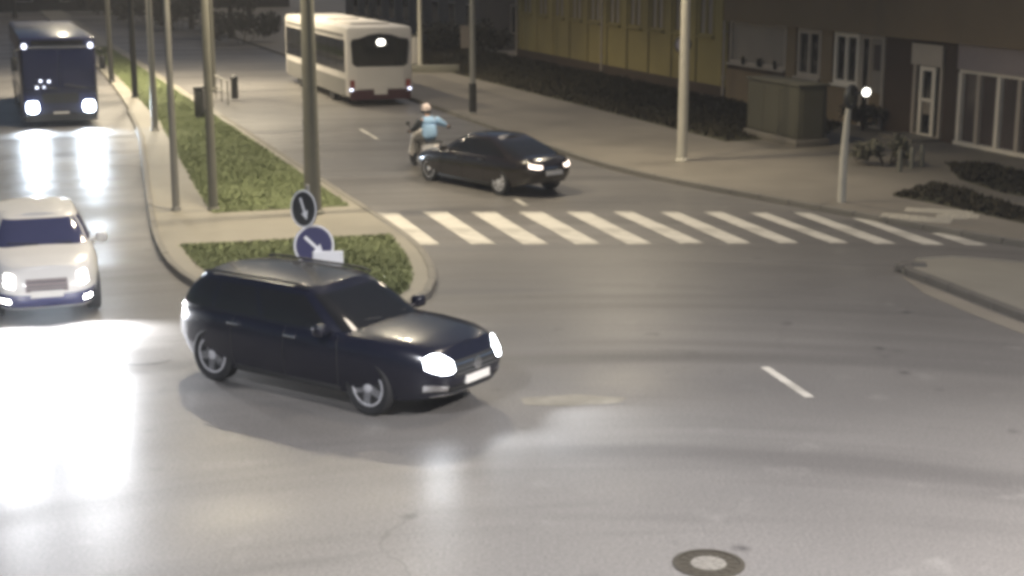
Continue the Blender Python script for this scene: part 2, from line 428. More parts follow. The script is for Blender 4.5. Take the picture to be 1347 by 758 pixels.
# manhole
mh = thing('manhole_cover', 'round dark iron manhole cover with pale worn centre in the foreground road', 'manhole cover', at(932, 742))
b = MB(); b.lathe([(.365, 0), (.365, .012), (.315, .016), (.315, 0)], 40, closed=True); b.build('outer_ring', 'iron', mh, 30)
b = MB(); b.lathe([(.312, -.002), (.312, .008), (.18, .010), (.18, -.002)], 40, closed=True)
for k in range(16):
    a = k * math.pi / 8; b.box((.2, -.02, .008), (.29, .02, .014), Matrix.Rotation(a, 4, 'Z'))
b.build('cover', 'iron', mh)
b = MB(); b.lathe([(.178, 0), (.178, .011), (.02, .015)], 32)
for k in range(8):
    a = k * math.pi / 4; b.box((.05, -.012, .01), (.15, .012, .019), Matrix.Rotation(a, 4, 'Z'))
b.build('centre_boss', 'iron_worn', mh)

# ------------------------------------------------------------------ vehicles
def numeric_normal(f, a, q, h=1e-3):
    pa = Vector(f(a + h, q)) - Vector(f(a - h, q)); pq = Vector(f(a, q + h)) - Vector(f(a, q - h))
    n = pa.cross(pq); n.normalize(); return n
class Car:
    def __init__(s, name, label, loc, yaw, sp, paint, group=None):
        s.sp = sp; s.paint = paint
        s.root = thing(name, label, 'car', loc, yaw, group)
        s.zt = interp(sp['top']); s.zb = interp(sp['bottom']); s.wq = interp(sp['wq']); s.lf = interp(sp['lf']); s.lr = interp(sp['lr'])
        s.n = sp.get('n', 5.0); s.m = sp.get('m', 6.0)
        s.shell(); s.cabin(); s.wheels()
    def se(s, th, n):
        c, q = math.cos(th), math.sin(th)
        return math.copysign(abs(c) ** (2 / n), c), math.copysign(abs(q) ** (2 / n), q)
    def low(s, th, q):
        fx, fy = s.se(th, s.n)
        x = fx * (s.sp['xf'] * s.lf(q) if fx > 0 else s.sp['xr'] * s.lr(q))
        y = fy * s.sp['w'] * s.wq(q)
        tap = s.sp.get('taper', .06); y *= 1 - tap * abs(fx) ** 3
        zb, zt = s.zb(x), s.zt(x)
        if q > .999: zt = zt
        return Vector((x, y, zb + (zt - zb) * q))
    def up(s, th, q):
        sp = s.sp; fx, fy = s.se(th, s.m)
        bq = q ** 1.0
        xf = lerp(sp['gf'][0], sp['gf'][1], q) + .10 * math.sin(math.pi * q) * sp.get('wsb', .5)
        xr = lerp(sp['gr'][0], sp['gr'][1], q) - .10 * math.sin(math.pi * q) * .6
        cx, hl = (xf + xr) / 2, (xf - xr) / 2
        wd = lerp(sp['gw'][0], sp['gw'][1], q) + .03 * math.sin(math.pi * q)
        x = cx + fx * hl; y = fy * wd * (1 - .05 * fx ** 4)
        z0 = s.zt(x) - .03
        return Vector((x, y, z0 + (sp['zr'] - .03 * fx * fx - .02 - z0) * q))
    def loft(s, f, nth, qs, crown, name, capbottom=True):
        b = MB(); half = nth // 2
        ring = [[f(2 * math.pi * j / nth, q) for j in range(nth)] for q in qs]
        for r_ in ring: b.v += [tuple(p) for p in r_]
        for i in range(len(qs) - 1):
            for j in range(nth): b.f.append((i * nth + j, i * nth + (j + 1) % nth, (i + 1) * nth + (j + 1) % nth, (i + 1) * nth + j))
        def cap(base, pts, cr, flip):
            mC = 6; rows = []
            for j in range(1, half):
                L, Rr = base + j, base + nth - j; row = [L]
                for k in range(1, mC):
                    t = k / mC; p = pts[j].lerp(pts[nth - j], t); e = 1 - (2 * t - 1) ** 2
                    b.v.append((p.x, p.y, p.z + cr * e)); row.append(len(b.v) - 1)
                row.append(Rr); rows.append(row)
            for a, c in zip(rows, rows[1:]):
                for k in range(mC): b.f.append((a[k], a[k + 1], c[k + 1], c[k]))
            b.f.append(tuple([base] + rows[0])); b.f.append(tuple([base + half] + rows[-1][::-1]))
        cap((len(qs) - 1) * nth, ring[-1], crown, False)
        cap(0, ring[0], 0, True)
        return b
    def shell(s):
        sp = s.sp
        b = s.loft(s.low, 72, [0, .06, .16, .3, .45, .6, .72, .84, .93, .975, 1.0], .035, 'body')
        o = b.build('body', s.paint, s.root, 0)
        r = sp['wr'] + .055
        c = MB()
        for x in (sp['axf'], sp['axr']):
            for sd in (-1, 1):
                mx = Matrix.Translation((x, sd * sp['w'] * .98, sp['wr'])) @ Matrix.Rotation(math.pi / 2, 4, 'X')
                c.lathe([(r, -.26), (r, .26)], 32, mx)
        co = c.build('cutter', 'plastic_black')
        md = o.modifiers.new('b', 'BOOLEAN'); md.operation = 'DIFFERENCE'; md.object = co; md.solver = 'EXACT'
        dg = bpy.context.evaluated_depsgraph_get(); dg.update()
        me = bpy.data.meshes.new_from_object(o.evaluated_get(dg)); o.modifiers.clear()
        o.data = me; me.materials.clear(); me.materials.append(M[s.paint]); me.shade_smooth(); me.set_sharp_from_angle(angle=R(50))
        bpy.data.objects.remove(co)
        s.body = o
        # dark sill cladding along the doors
        for sd in (-1, 1):
            m_ = MB(); y0 = sp['w'] * s.wq(.02) * .99
            m_.box((sp['axr'] + r + .02, sd * (y0 - .03), s.zb(0) - .01), (sp['axf'] - r - .02, sd * (y0 + .025), s.zb(0) + .09), bev=.02)
            m_.build('sill', 'plastic_black', s.root, 40)
    def cabin(s):
        b = s.loft(s.up, 64, [0, .15, .3, .5, .7, .85, .95, 1.0], .045, 'cabin')
        b.build('roof', s.paint, s.root, 45)
    def thx(s, fx, n): return math.acos(max(-1, min(1, math.copysign(abs(fx) ** (n / 2), fx))))
    def thy(s, fy, n): return math.asin(max(-1, min(1, math.copysign(abs(fy) ** (n / 2), fy))))
    def patch(s, name, m, f, ths, qs, off=.006, thick=.012, parent=None, na=8, nq=4, q_fn=None):
        b = MB(); a0, a1 = ths; q0, q1 = qs
        def P_(i, j, o):
            a = lerp(a0, a1, i / na)
            lo, hi = (q0, q1) if not q_fn else q_fn(i / na)
            q = lerp(lo, hi, j / nq); n = numeric_normal(f, a, max(.002, min(.998, q)))
            if n.dot(f(a, q) - Vector((0, 0, f(a, q).z))) < 0: n = -n
            return f(a, q) + n * o
        for o in (off, off - thick):
            for i in range(na + 1):
                for j in range(nq + 1): b.v.append(tuple(P_(i, j, o)))
        K = (na + 1) * (nq + 1); ix = lambda i, j: i * (nq + 1) + j
        for i in range(na):
            for j in range(nq):
                b.f.append((ix(i, j), ix(i + 1, j), ix(i + 1, j + 1), ix(i, j + 1)))
                b.f.append((K + ix(i, j + 1), K + ix(i + 1, j + 1), K + ix(i + 1, j), K + ix(i, j)))
        edge = [ix(i, 0) for i in range(na + 1)] + [ix(na, j) for j in range(1, nq + 1)] + [ix(i, nq) for i in range(na - 1, -1, -1)] + [ix(0, j) for j in range(nq - 1, 0, -1)]
        for a, c in zip(edge, edge[1:] + edge[:1]): b.f.append((a, c, K + c, K + a))
        return b.build(name, m, parent or s.root, 40)
    def side_windows(s, spans, m='glass_dark', q=(.10, .84)):
        for sd in (1, -1):
            for x0, x1 in spans: s.patch('side_window', m, s.up, (sd * s.thx(x0, s.m), sd * s.thx(x1, s.m)), q, off=.008)
    def front_glass(s, m='glass_dark', fy=.90, q=(.07, .88)):
        s.patch('windshield', m, s.up, (s.thy(-fy, s.m), s.thy(fy, s.m)), q, off=.008, na=12)
    def rear_glass(s, m='glass_dark', fy=.88, q=(.10, .82)):
        s.patch('rear_window', m, s.up, (math.pi - s.thy(fy, s.m), math.pi + s.thy(fy, s.m)), q, off=.008, na=12)
    def wheels(s):
        sp = s.sp; r = sp['wr']; wd = .22
        ty = MB(); ty.lathe([(r * .66, -wd / 2 * .8), (r * .9, -wd / 2), (r * .985, -wd / 2 * .8), (r, 0), (r * .985, wd / 2 * .8), (r * .9, wd / 2), (r * .66, wd / 2 * .8)], 36)
        rm = MB(); rm.lathe([(r * .68, wd * .30), (r * .68, wd * .43), (r * .61, wd * .44), (r * .60, wd * .2), (r * .58, wd * .08), (.03, wd * .08)], 32)
        ns = sp.get('spokes', 5)
        for k in range(ns):
            a = 2 * math.pi * k / ns
            poly = [(.03, -.06), (r * .64, -.05), (r * .64, .05), (.03, .06)]
            rm.prism(poly, wd * .12, wd * .40, Matrix.Rotation(a, 4, 'Z'))
        rm.lathe([(.07, wd * .12), (.07, wd * .42), (.03, wd * .45)], 16)
        first = None
        for x in (sp['axf'], sp['axr']):
            for sd in (1, -1):
                mx = Matrix.Translation((x, sd * (sp['w'] - wd / 2 - .035), r)) @ Matrix.Rotation(-sd * math.pi / 2, 4, 'X')
                if first is None:
                    t = ty.build('wheel', 'rubber', s.root, 40); q = rm.build('rim', 'alloy', t, 30); first = (t, q)
                else:
                    t = first[0].copy(); C.objects.link(t); t.parent = s.root; q = first[1].copy(); C.objects.link(q); q.parent = t
                t.matrix_basis = mx @ Matrix.Rotation(random.uniform(0, 1.2), 4, 'Z')
    def mirror(s, x, z):
        for sd in (1, -1):
            b = MB(); y = s.sp['w'] * .94
            b.box((x - .09, sd * (y + .05), z - .02), (x + .09, sd * (y + .24), z + .15), bev=.05)
            b.tube([(x, sd * (y - .08), z), (x, sd * (y + .08), z + .04)], .03, 8)
            b.build('wing_mirror', s.paint, s.root, 50)
    def handles(s, xs, q=.83):
        for sd in (1, -1):
            for x in xs:
                y = s.sp['w'] * s.wq(q); z = s.zb(x) + (s.zt(x) - s.zb(x)) * q
                b = MB(); b.box((x - .11, sd * (y - .01), z - .018), (x + .11, sd * (y + .035), z + .018), bev=.015); b.build('door_handle', s.sp.get('handle', 'chrome'), s.root, 40)
    def seams(s, xs):
        for sd in (1, -1):
            for x in xs:
                b = MB(); N = 8
                L = []
                for k in range(N + 1):
                    q = lerp(.08, .97, k / N); z = s.zb(x) + (s.zt(x) - s.zb(x)) * q
                    fx = x / (s.sp['xf'] if x > 0 else s.sp['xr'])
                    th = s.thx(max(-.97, min(.97, fx)), s.n); p = s.low(sd * th, q); L.append((p.x, p.y + sd * .001, p.z))
                b.tube(L, .006, 5); b.build('door_seam', 'plastic_black', s.root)
    def plate(s, front, z, q):
        sp = s.sp; th = 0 if front else math.pi
        p = s.low(th, q); d = 1 if front else -1
        b = MB(); b.box((p.x - .01, -.26, p.z - .055), (p.x + d * .02, .26, p.z + .055)); return b.build('number_plate', 'plate', s.root)

def heading(dx, dy): return math.atan2(dy, dx)
SUV = dict(w=.97, xf=2.60, xr=2.40, axf=1.46, axr=-1.42, wr=.39, n=5.2, m=7, taper=.07,
    top=[(-2.4, .98), (-2.2, 1.04), (-1.2, 1.07), (.2, 1.03), (.95, 1.03), (1.3, 1.03), (2.0, 1.0), (2.4, .95), (2.62, .84)],
    bottom=[(-2.4, .42), (-2.0, .30), (-1.0, .26), (1.0, .25), (2.0, .27), (2.4, .34)],
    wq=[(0, .93), (.1, .955), (.3, .985), (.5, 1), (.7, .992), (.86, .965), (.95, .93), (1, .87)],
    lf=[(0, .955), (.2, .985), (.45, 1), (.7, .99), (.9, .965), (1, .93)],
    lr=[(0, .96), (.3, 1), (.6, .995), (.9, .97), (1, .95)],
    gf=(1.12, .30), gr=(-2.24, -1.86), gw=(.90, .70), zr=1.55, wsb=.5, spokes=5)
c0, c1 = at(285, 500), at(487, 545)
hd = (c1 - c0).normalized(); lf_ = Vector((-hd.y, hd.x, 0))
suv_loc = (c0 + c1) / 2 + lf_ * .86 - hd * .02
S = Car('off_road_car', 'dark navy off-roader crossing the junction with both headlights on', suv_loc, heading(hd.x, hd.y), SUV, 'navy_paint')
S.front_glass('glass_dark'); S.rear_glass('glass_dark'); S.side_windows([(-.90, -.52), (-.47, .06), (.11, .80)])
S.mirror(.78, 1.03); S.handles([-.95, .12]); S.seams([-1.0, .0, .98]); S.plate(True, .45, .36); S.plate(False, .6, .55)
for sd in (1, -1):
    a0, a1 = sorted((sd * S.thy(.52, S.n), sd * (S.thx(.90, S.n))))
    hl = S.patch('headlight', 'headlamp', S.low, (a0, a1), (.58, .90), off=.012, thick=.04, na=16, nq=6, q_fn=lambda t: (.585 + .07 * abs(2 * t - 1) ** 3, .93 - .10 * abs(2 * t - 1) ** 2.5))  # lens shape extended up the fender to include headlamp glare
    S.patch('fog_lamp', 'chrome', S.low, tuple(sorted((sd * S.thy(.62, S.n), sd * S.thy(.86, S.n)))), (.16, .30), off=.012)
    S.patch('tail_light', 'tail_dim', S.low, tuple(sorted((sd * (math.pi - S.thy(.72, S.n)), sd * S.thx(-.965, S.n)))), (.60, .93), off=.012)
    b = MB(); b.tube([(-1.75, sd * .66, 1.53), (-1.6, sd * .67, 1.56), (.05, sd * .67, 1.565), (.22, sd * .66, 1.535)], .02, 8); b.build('roof_rail', 'dark_steel', S.root, 40)
    spot(S.root, (2.70, sd * .68, .80), (1, -sd * .02, -.12), 260, (.86, .92, 1), 95)
gr = S.patch('grille', 'plastic_black', S.low, (S.thy(-.52, S.n), S.thy(.52, S.n)), (.50, .84), off=.012, na=10)
for k in range(3): S.patch('grille_bar', 'chrome', S.low, (S.thy(-.50, S.n), S.thy(.50, S.n)), (.55 + .1 * k, .58 + .1 * k), off=.026, thick=.02, parent=gr)
b = MB(); b.lathe([(.085, 0), (.085, .02), (.07, .024)], 20, Matrix.Translation((2.585, 0, .70)) @ rot_to((1, 0, .1))); b.build('round_badge', 'chrome', S.root, 40)
S.patch('lower_intake', 'plastic_black', S.low, (S.thy(-.6, S.n), S.thy(.6, S.n)), (.10, .24), off=.01, na=10)
S.patch('bumper_trim', 'chrome', S.low, (S.thy(-.8, S.n), S.thy(.8, S.n)), (.02, .05), off=.014, na=10)
b = MB(); b.tube([(.98, .5, 1.10), (.90, .0, 1.14)], .012, 6); b.tube([(1.0, -.05, 1.10), (.92, -.55, 1.13)], .012, 6); b.build('wiper', 'plastic_black', S.root)

SED = dict(w=.93, xf=2.62, xr=2.56, axf=1.56, axr=-1.44, wr=.335, n=4.6, m=5.5, taper=.09,
    top=[(-2.5, .88), (-2.3, .96), (-1.4, .97), (-.5, .95), (.6, .93), (1.0, .92), (1.6, .84), (2.2, .73), (2.46, .62)],
    bottom=[(-2.3, .36), (-1.9, .26), (-1.0, .20), (1.0, .19), (2.0, .21), (2.3, .27)],
    wq=[(0, .92), (.1, .95), (.3, .985), (.5, 1), (.7, .99), (.86, .96), (.95, .92), (1, .86)],
    lf=[(0, .95), (.2, .985), (.45, 1), (.7, .985), (.9, .95), (1, .92)],
    lr=[(0, .95), (.3, .99), (.6, 1), (.9, .975), (1, .95)],
    gf=(1.30, .28), gr=(-2.12, -.85), gw=(.84, .61), zr=1.39, wsb=.6, spokes=7, handle='plastic_black')
hs = Vector((-.62, .785, 0)).normalized(); ls = Vector((-hs.y, hs.x, 0))
sed_loc = at(727, 259.5) + hs * 2.50
B = Car('black_saloon', 'black saloon swerving left past the zebra crossing with white tail lamps lit', sed_loc, heading(hs.x, hs.y), SED, 'black_paint')
B.front_glass(); B.rear_glass(); B.side_windows([(-.74, -.12), (-.07, .78)])
B.mirror(.72, .93); B.handles([-.75, .2]); B.seams([-.85, .05, 1.0]); B.plate(False, .6, .50)
for sd in (1, -1):
    B.patch('tail_light', 'tail_lit', B.low, tuple(sorted((sd * (math.pi - B.thy(.42, B.n)), sd * B.thx(-.93, B.n)))), (.70, .86), off=.012, na=10)
    B.patch('headlight', 'chrome', B.low, tuple(sorted((sd * B.thy(.58, B.n), sd * B.thx(.92, B.n)))), (.62, .86), off=.012, na=10)
B.patch('boot_trim', 'chrome', B.low, (math.pi - B.thy(.5, B.n), math.pi + B.thy(.5, B.n)), (.72, .76), off=.012, na=8)

HAT = dict(SED); HAT.update(w=.93, xf=2.2, xr=2.1, axf=1.38, axr=-1.34, zr=1.53, gf=(1.10, .22), gr=(-2.0, -1.6), gw=(.86, .64),
    top=[(-2.1, 1.03), (-1.0, 1.08), (.5, 1.07), (1.0, 1.06), (1.6, .99), (2.0, .89), (2.2, .78)], handle='chrome')
hw = -U; lw = Vector((-hw.y, hw.x, 0))
wl = at(65, 424) - hw * 2.2
WC = Car('white_car', 'white car facing the camera on the wet left carriageway', wl, heading(hw.x, hw.y), HAT, 'white_paint')
WC.front_glass('glass_glare'); WC.rear_glass(); WC.side_windows([(-.85, -.35), (-.3, .1), (.15, .8)], 'glass_glare')
WC.mirror(.75, 1.06); WC.handles([-.75, .2]); WC.seams([-.8, .05, 1.0])
for sd in (1, -1):
    WC.patch('headlight', 'headlamp_white', WC.low, tuple(sorted((sd * WC.thy(.62, WC.n), sd * WC.thx(.93, WC.n)))), (.62, .86), off=.012, thick=.03, na=10)
    WC.patch('fog_lamp', 'headlamp_white', WC.low, tuple(sorted((sd * WC.thy(.70, WC.n), sd * WC.thy(.84, WC.n)))), (.18, .26), off=.012)
    spot(WC.root, (2.32, sd * .66, .64), (1, 0, -.30), 1000, (.93, .95, 1), 150)
g_ = WC.patch('grille', 'fascia_lilac', WC.low, (WC.thy(-.4, WC.n), WC.thy(.4, WC.n)), (.50, .82), off=.012, na=10)
for k in range(3): WC.patch('grille_bar', 'chrome', WC.low, (WC.thy(-.38, WC.n), WC.thy(.38, WC.n)), (.56 + .09 * k, .58 + .09 * k), off=.022, thick=.015, parent=g_)
WC.patch('lower_bumper', 'glass_glare', WC.low, (WC.thy(-.9, WC.n), WC.thy(.9, WC.n)), (.04, .42), off=.010, na=12)
WC.plate(True, .4, .44)
b = MB(); b.tube([(1.0, .5, 1.10), (.92, .0, 1.13)], .012, 6); b.tube([(1.02, -.05, 1.10), (.94, -.55, 1.13)], .012, 6); b.build('wiper', 'plastic_black', WC.root)

# buses --------------------------------------------------------------
def rpoly(x0, x1, y0, y1, r, n=5):
    out = []
    for cx, cy, a in ((x1 - r, y1 - r, 0), (x0 + r, y1 - r, 90), (x0 + r, y0 + r, 180), (x1 - r, y0 + r, 270)):
        for k in range(n + 1): out.append((cx + r * math.cos(R(a + 90 * k / n)), cy + r * math.sin(R(a + 90 * k / n))))
    return out
def bus(name, label, loc, yaw, L, W, H, paint, skirt, z0=.32):
    root = thing(name, label, 'bus', loc, yaw)
    b = MB(); b.box((0, -W / 2, z0), (L, W / 2, H), bev=.16); o = b.build('body', paint, root, 35)
    return root, o
def end_panel(root, name, m, poly, x, d, th=.02, parent=None):   # polygon in (y,z), standing proud of an end face
    b = MB(); n = len(poly); xs = (x, x + d * th)
    b.add([(xs[0], y, z) for y, z in poly] + [(xs[1], y, z) for y, z in poly],
          [tuple(range(n)), tuple(range(n, 2 * n))[::-1]] + [(i, (i + 1) % n, n + (i + 1) % n, n + i) for i in range(n)])
    return b.build(name, m, parent or root)
def side_panel(root, name, m, x0, x1, z0, z1, y, sd, th=.015, r=.06, parent=None):
    b = MB(); poly = rpoly(x0, x1, z0, z1, r); n = len(poly); ys = (y, y + sd * th)
    b.add([(x, ys[0], z) for x, z in poly] + [(x, ys[1], z) for x, z in poly],
          [tuple(range(n)), tuple(range(n, 2 * n))[::-1]] + [(i, (i + 1) % n, n + (i + 1) % n, n + i) for i in range(n)])
    return b.build(name, m, parent or root)
def bus_wheel(root, x, y, sd, r=.48, w=.28):
    t = MB(); t.lathe([(r * .6, -w / 2 * .8), (r * .92, -w / 2), (r, 0), (r * .92, w / 2), (r * .6, w / 2 * .8)], 28)
    t.lathe([(r * .6, w * .2), (r * .5, w * .1), (.12, w * .3), (.04, w * .32)], 20)
    o = t.build('wheel', 'rubber', root, 40); o.matrix_basis = Matrix.Translation((x, y, r)) @ Matrix.Rotation(-sd * math.pi / 2, 4, 'X')
# white bus, rear towards the camera
wb_loc = P(57.4, 14.93)
wb, _ = bus('white_bus', 'white bus seen from behind at the kerb with dark rear window', wb_loc, ROAD_YAW, 12.0, 2.62, 3.03, 'bus_white', 'bus_red')
rg = [(-1.08, 1.62), (-.95, 1.52), (.95, 1.52), (1.10, 1.62), (1.15, 2.42), (1.10, 2.56), (.80, 2.60), (.45, 2.72), (0, 2.77), (-.45, 2.72), (-.80, 2.60), (-1.10, 2.56), (-1.15, 2.42)]
end_panel(wb, 'rear_window', 'glass_dark', rg, 0, -1, .03)
end_panel(wb, 'route_display', 'lamp_lit', rpoly(-.20, .12, 2.32, 2.54, .10), -.03, -1, .012)
end_panel(wb, 'engine_cover', 'bus_white', rpoly(-.95, .95, .66, 1.44, .08), 0, -1, .025)
end_panel(wb, 'rear_skirt', 'bus_red', rpoly(-1.2, 1.2, .24, .62, .05), .02, -1, .06)
end_panel(wb, 'number_plate', 'bus_white', rpoly(-.26, .26, .44, .74, .03), -.04, -1, .02)
for sd in (1, -1):
    end_panel(wb, 'tail_light', 'tail_dim', rpoly(min(sd * 1.02, sd * 1.2), max(sd * 1.02, sd * 1.2), .68, 1.0, .03), 0, -1, .02)
    end_panel(wb, 'marker_lamp', 'marker_lamp', rpoly(min(sd * 1.10, sd * 1.22), max(sd * 1.10, sd * 1.22), .60, .68, .02), -.04, -1, .02)
    yy = sd * 1.31
    for k in range(8): side_panel(wb, 'side_window', 'glass_dark', .35 + k * 1.42, .35 + k * 1.42 + 1.36, 1.28, 2.52, yy, sd)
    side_panel(wb, 'lower_panel', 'bus_grey', .3, 11.6, .36, 1.02, yy, sd)
    for x in (2.9, 9.2): bus_wheel(wb, x, sd * 1.13, sd)
    side_panel(wb, 'roof_rail', 'bus_grey', .5, 11.5, 2.62, 2.74, yy, sd, .02)
b = MB(); b.box((1.5, -.8, 3.02), (4.2, .8, 3.12), bev=.04); b.box((6, -.7, 3.02), (8.4, .7, 3.1), bev=.03); b.build('roof_unit', 'bus_white', wb, 35)
# dark bus, front towards the camera
db_loc = P(54.2, 2.85)
db, _ = bus('dark_blue_bus', 'dark blue bus coming head-on up the left carriageway with headlights on', db_loc, ROAD_YAW, 11.5, 2.5, 3.05, 'bus_navy', 'bus_navy', .30)
for sd in (1, -1):
    end_panel(db, 'windshield', 'glass_navy', rpoly(min(sd * .03, sd * 1.14), max(sd * .03, sd * 1.14), 1.32, 2.62, .1), 0, -1, .03)
    hl_ = end_panel(db, 'headlight', 'headlamp_bus', rpoly(min(sd * .74, sd * 1.12), max(sd * .74, sd * 1.12), .50, .88, .12), 0, -1, .05)
    end_panel(db, 'marker_lamp', 'marker_lamp', rpoly(min(sd * 1.0, sd * 1.16), max(sd * 1.0, sd * 1.16), 2.66, 2.84, .07), 0, -1, .04)
    b = MB(); b.tube([(-.02, sd * 1.2, 2.7), (-.25, sd * 1.42, 2.6), (-.25, sd * 1.42, 2.4)], .025, 6); b.box((-.33, sd * 1.33, 1.95), (-.2, sd * 1.53, 2.42), bev=.04); b.build('wing_mirror', 'plastic_black', db, 40)
    for k in range(7): side_panel(db, 'side_window', 'glass_dark', .5 + k * 1.5, .5 + k * 1.5 + 1.42, 1.35, 2.5, sd * 1.25, sd)
    for x in (2.6, 8.4): bus_wheel(db, x, sd * 1.13, sd)
    spot(db, (-.15, sd * .93, .68), (-1, 0, -.10), 1100, (.74, .86, 1), 90)
end_panel(db, 'top_trim', 'chrome', rpoly(-.98, .98, 2.68, 2.74, .02), 0, -1, .03)
end_panel(db, 'route_display', 'glass_dark', rpoly(-.85, .85, 2.78, 2.94, .04), 0, -1, .02)
end_panel(db, 'number_plate', 'plate', rpoly(-.26, .26, .40, .52, .01), -.01, -1, .03)
end_panel(db, 'front_bumper', 'plastic_black', rpoly(-1.2, 1.2, .22, .46, .06), .0, -1, .07)
end_panel(db, 'grille', 'plastic_black', rpoly(-.6, .6, .82, 1.15, .06), 0, -1, .02)
b = MB(); b.tube([(-.05, .1, 1.32), (-.05, .85, 1.45)], .015, 6); b.tube([(-.05, -.9, 1.32), (-.05, -.15, 1.45)], .015, 6); b.build('wiper', 'plastic_black', db)
for y_, z_ in ((.62, 1.58), (.35, 1.56), (.75, 1.36), (.52, 1.38)): end_panel(db, 'dash_lamp', 'marker_lamp', rpoly(y_ - .045, y_ + .045, z_ - .04, z_ + .04, .03), -.035, -1, .01)

# ------------------------------------------------------------------ scooter and rider
def skin_mesh(name, verts, edges, rad, m, parent, root=0, sub=2):
    me = bpy.data.meshes.new(name); bm = bmesh.new(); L = bm.verts.layers.skin.verify()
    bv = [bm.verts.new(v) for v in verts]; bm.verts.ensure_lookup_table()
    for a, b in edges: bm.edges.new((bv[a], bv[b]))
    for v, r in zip(bv, rad): v[L].radius = (r, r) if not isinstance(r, tuple) else r
    bv[root][L].use_root = True
    bm.to_mesh(me); bm.free()
    o = bpy.data.objects.new(name, me); C.objects.link(o)
    o.modifiers.new('s', 'SKIN'); md = o.modifiers.new('u', 'SUBSURF'); md.levels = sub; md.render_levels = sub
    dg = bpy.context.evaluated_depsgraph_get(); dg.update()
    m2 = bpy.data.meshes.new_from_object(o.evaluated_get(dg)); bpy.data.objects.remove(o)
    return link(name, m2, m, parent, 180)
sc_loc = at(559, 221); sc_yaw = ROAD_YAW + R(10)
st_ = thing('motor_scooter', 'white motor scooter struck in front of the black saloon', 'scooter', sc_loc, sc_yaw)
def scooter():
    for x in (.64, -.62):
        t = MB(); t.lathe([(.13, -.05), (.2, -.06), (.235, 0), (.2, .06), (.13, .05)], 24, Matrix.Translation((x, 0, .235)) @ Matrix.Rotation(math.pi / 2, 4, 'X'))
        o = t.build('wheel', 'rubber', st_, 40)
        t = MB(); t.lathe([(.135, -.035), (.135, .035), (.04, .045), (.04, -.045)], 16, Matrix.Translation((x, 0, .235)) @ Matrix.Rotation(math.pi / 2, 4, 'X'), True); t.build('rim', 'alloy', o)
    b = MB()
    prof = [(-.95, .62), (-.92, .78), (-.55, .74), (-.2, .66), (-.12, .42), (-.1, .30), (-.3, .28), (-.55, .40), (-.8, .50)]
    b.add([(x, .17 * (1 if z > .5 else .9), z) for x, z in prof] + [(x, -.17 * (1 if z > .5 else .9), z) for x, z in prof],
          [tuple(range(9)), tuple(range(9, 18))[::-1]] + [(i, (i + 1) % 9, 9 + (i + 1) % 9, 9 + i) for i in range(9)])
    b.build('rear_panel', 'scooter_white', st_, 30)
    b = MB(); b.box((-.15, -.17, .25), (.35, .17, .32), bev=.03); b.build('footboard', 'plastic_black', st_, 40)
    b = MB(); b.prism(rpoly(-.36, .38, -.22, .22, .1), 0, .06, Matrix.Translation((.40, 0, .66)) @ Matrix.Rotation(R(72), 4, 'Y')); b.build('leg_shield', 'scooter_white', st_, 30)
    b = MB(); b.tube([(.42, 0, .5), (.50, 0, .8), (.36, 0, 1.0)], .04, 10); b.tube([(.64, .07, .25), (.54, .06, .55)], .025, 8); b.tube([(.64, -.07, .25), (.54, -.06, .55)], .025, 8); b.build('fork', 'dark_steel', st_, 40)
    b = MB(); b.tube([(.26, .36, 1.0), (.36, .12, 1.04), (.36, -.12, 1.04), (.26, -.36, 1.0)], .022, 8); b.build('handlebar', 'plastic_black', st_, 40)
    b = MB(); b.box((.32, -.14, .92), (.5, .14, 1.08), bev=.05); b.build('headlight_cowl', 'scooter_white', st_, 40)
    b = MB(); b.box((-.88, -.15, .75), (-.1, .15, .84), bev=.05); b.build('seat', 'plastic_black', st_, 40)
    b = MB(); b.tube([(.74 * math.cos(a) * .38 + .64, 0, .235 + .28 * math.sin(a)) for a in [R(k) for k in range(20, 161, 20)]], .07, 8); b.build('front_mudguard', 'scooter_white', st_, 50)
    b = MB(); b.box((-.98, -.09, .60), (-.93, .09, .70), bev=.015); b.build('tail_light', 'tail_dim', st_)
    b = MB(); b.box((-.99, -.1, .40), (-.96, .1, .56)); b.build('number_plate', 'plate', st_)
    for sd in (1, -1):
        b = MB(); b.tube([(.3, sd * .25, 1.02), (.28, sd * .36, 1.2)], .01, 6); b.lathe([(.06, -.008), (.06, .008)], 14, Matrix.Translation((.27, sd * .38, 1.24)) @ rot_to((-1, 0, 0))); b.build('mirror', 'dark_steel', st_, 40)
scooter()
pr = thing('person', 'rider in light blue jacket, dark sleeves and pale helmet sitting on the scooter', 'person', sc_loc, sc_yaw)
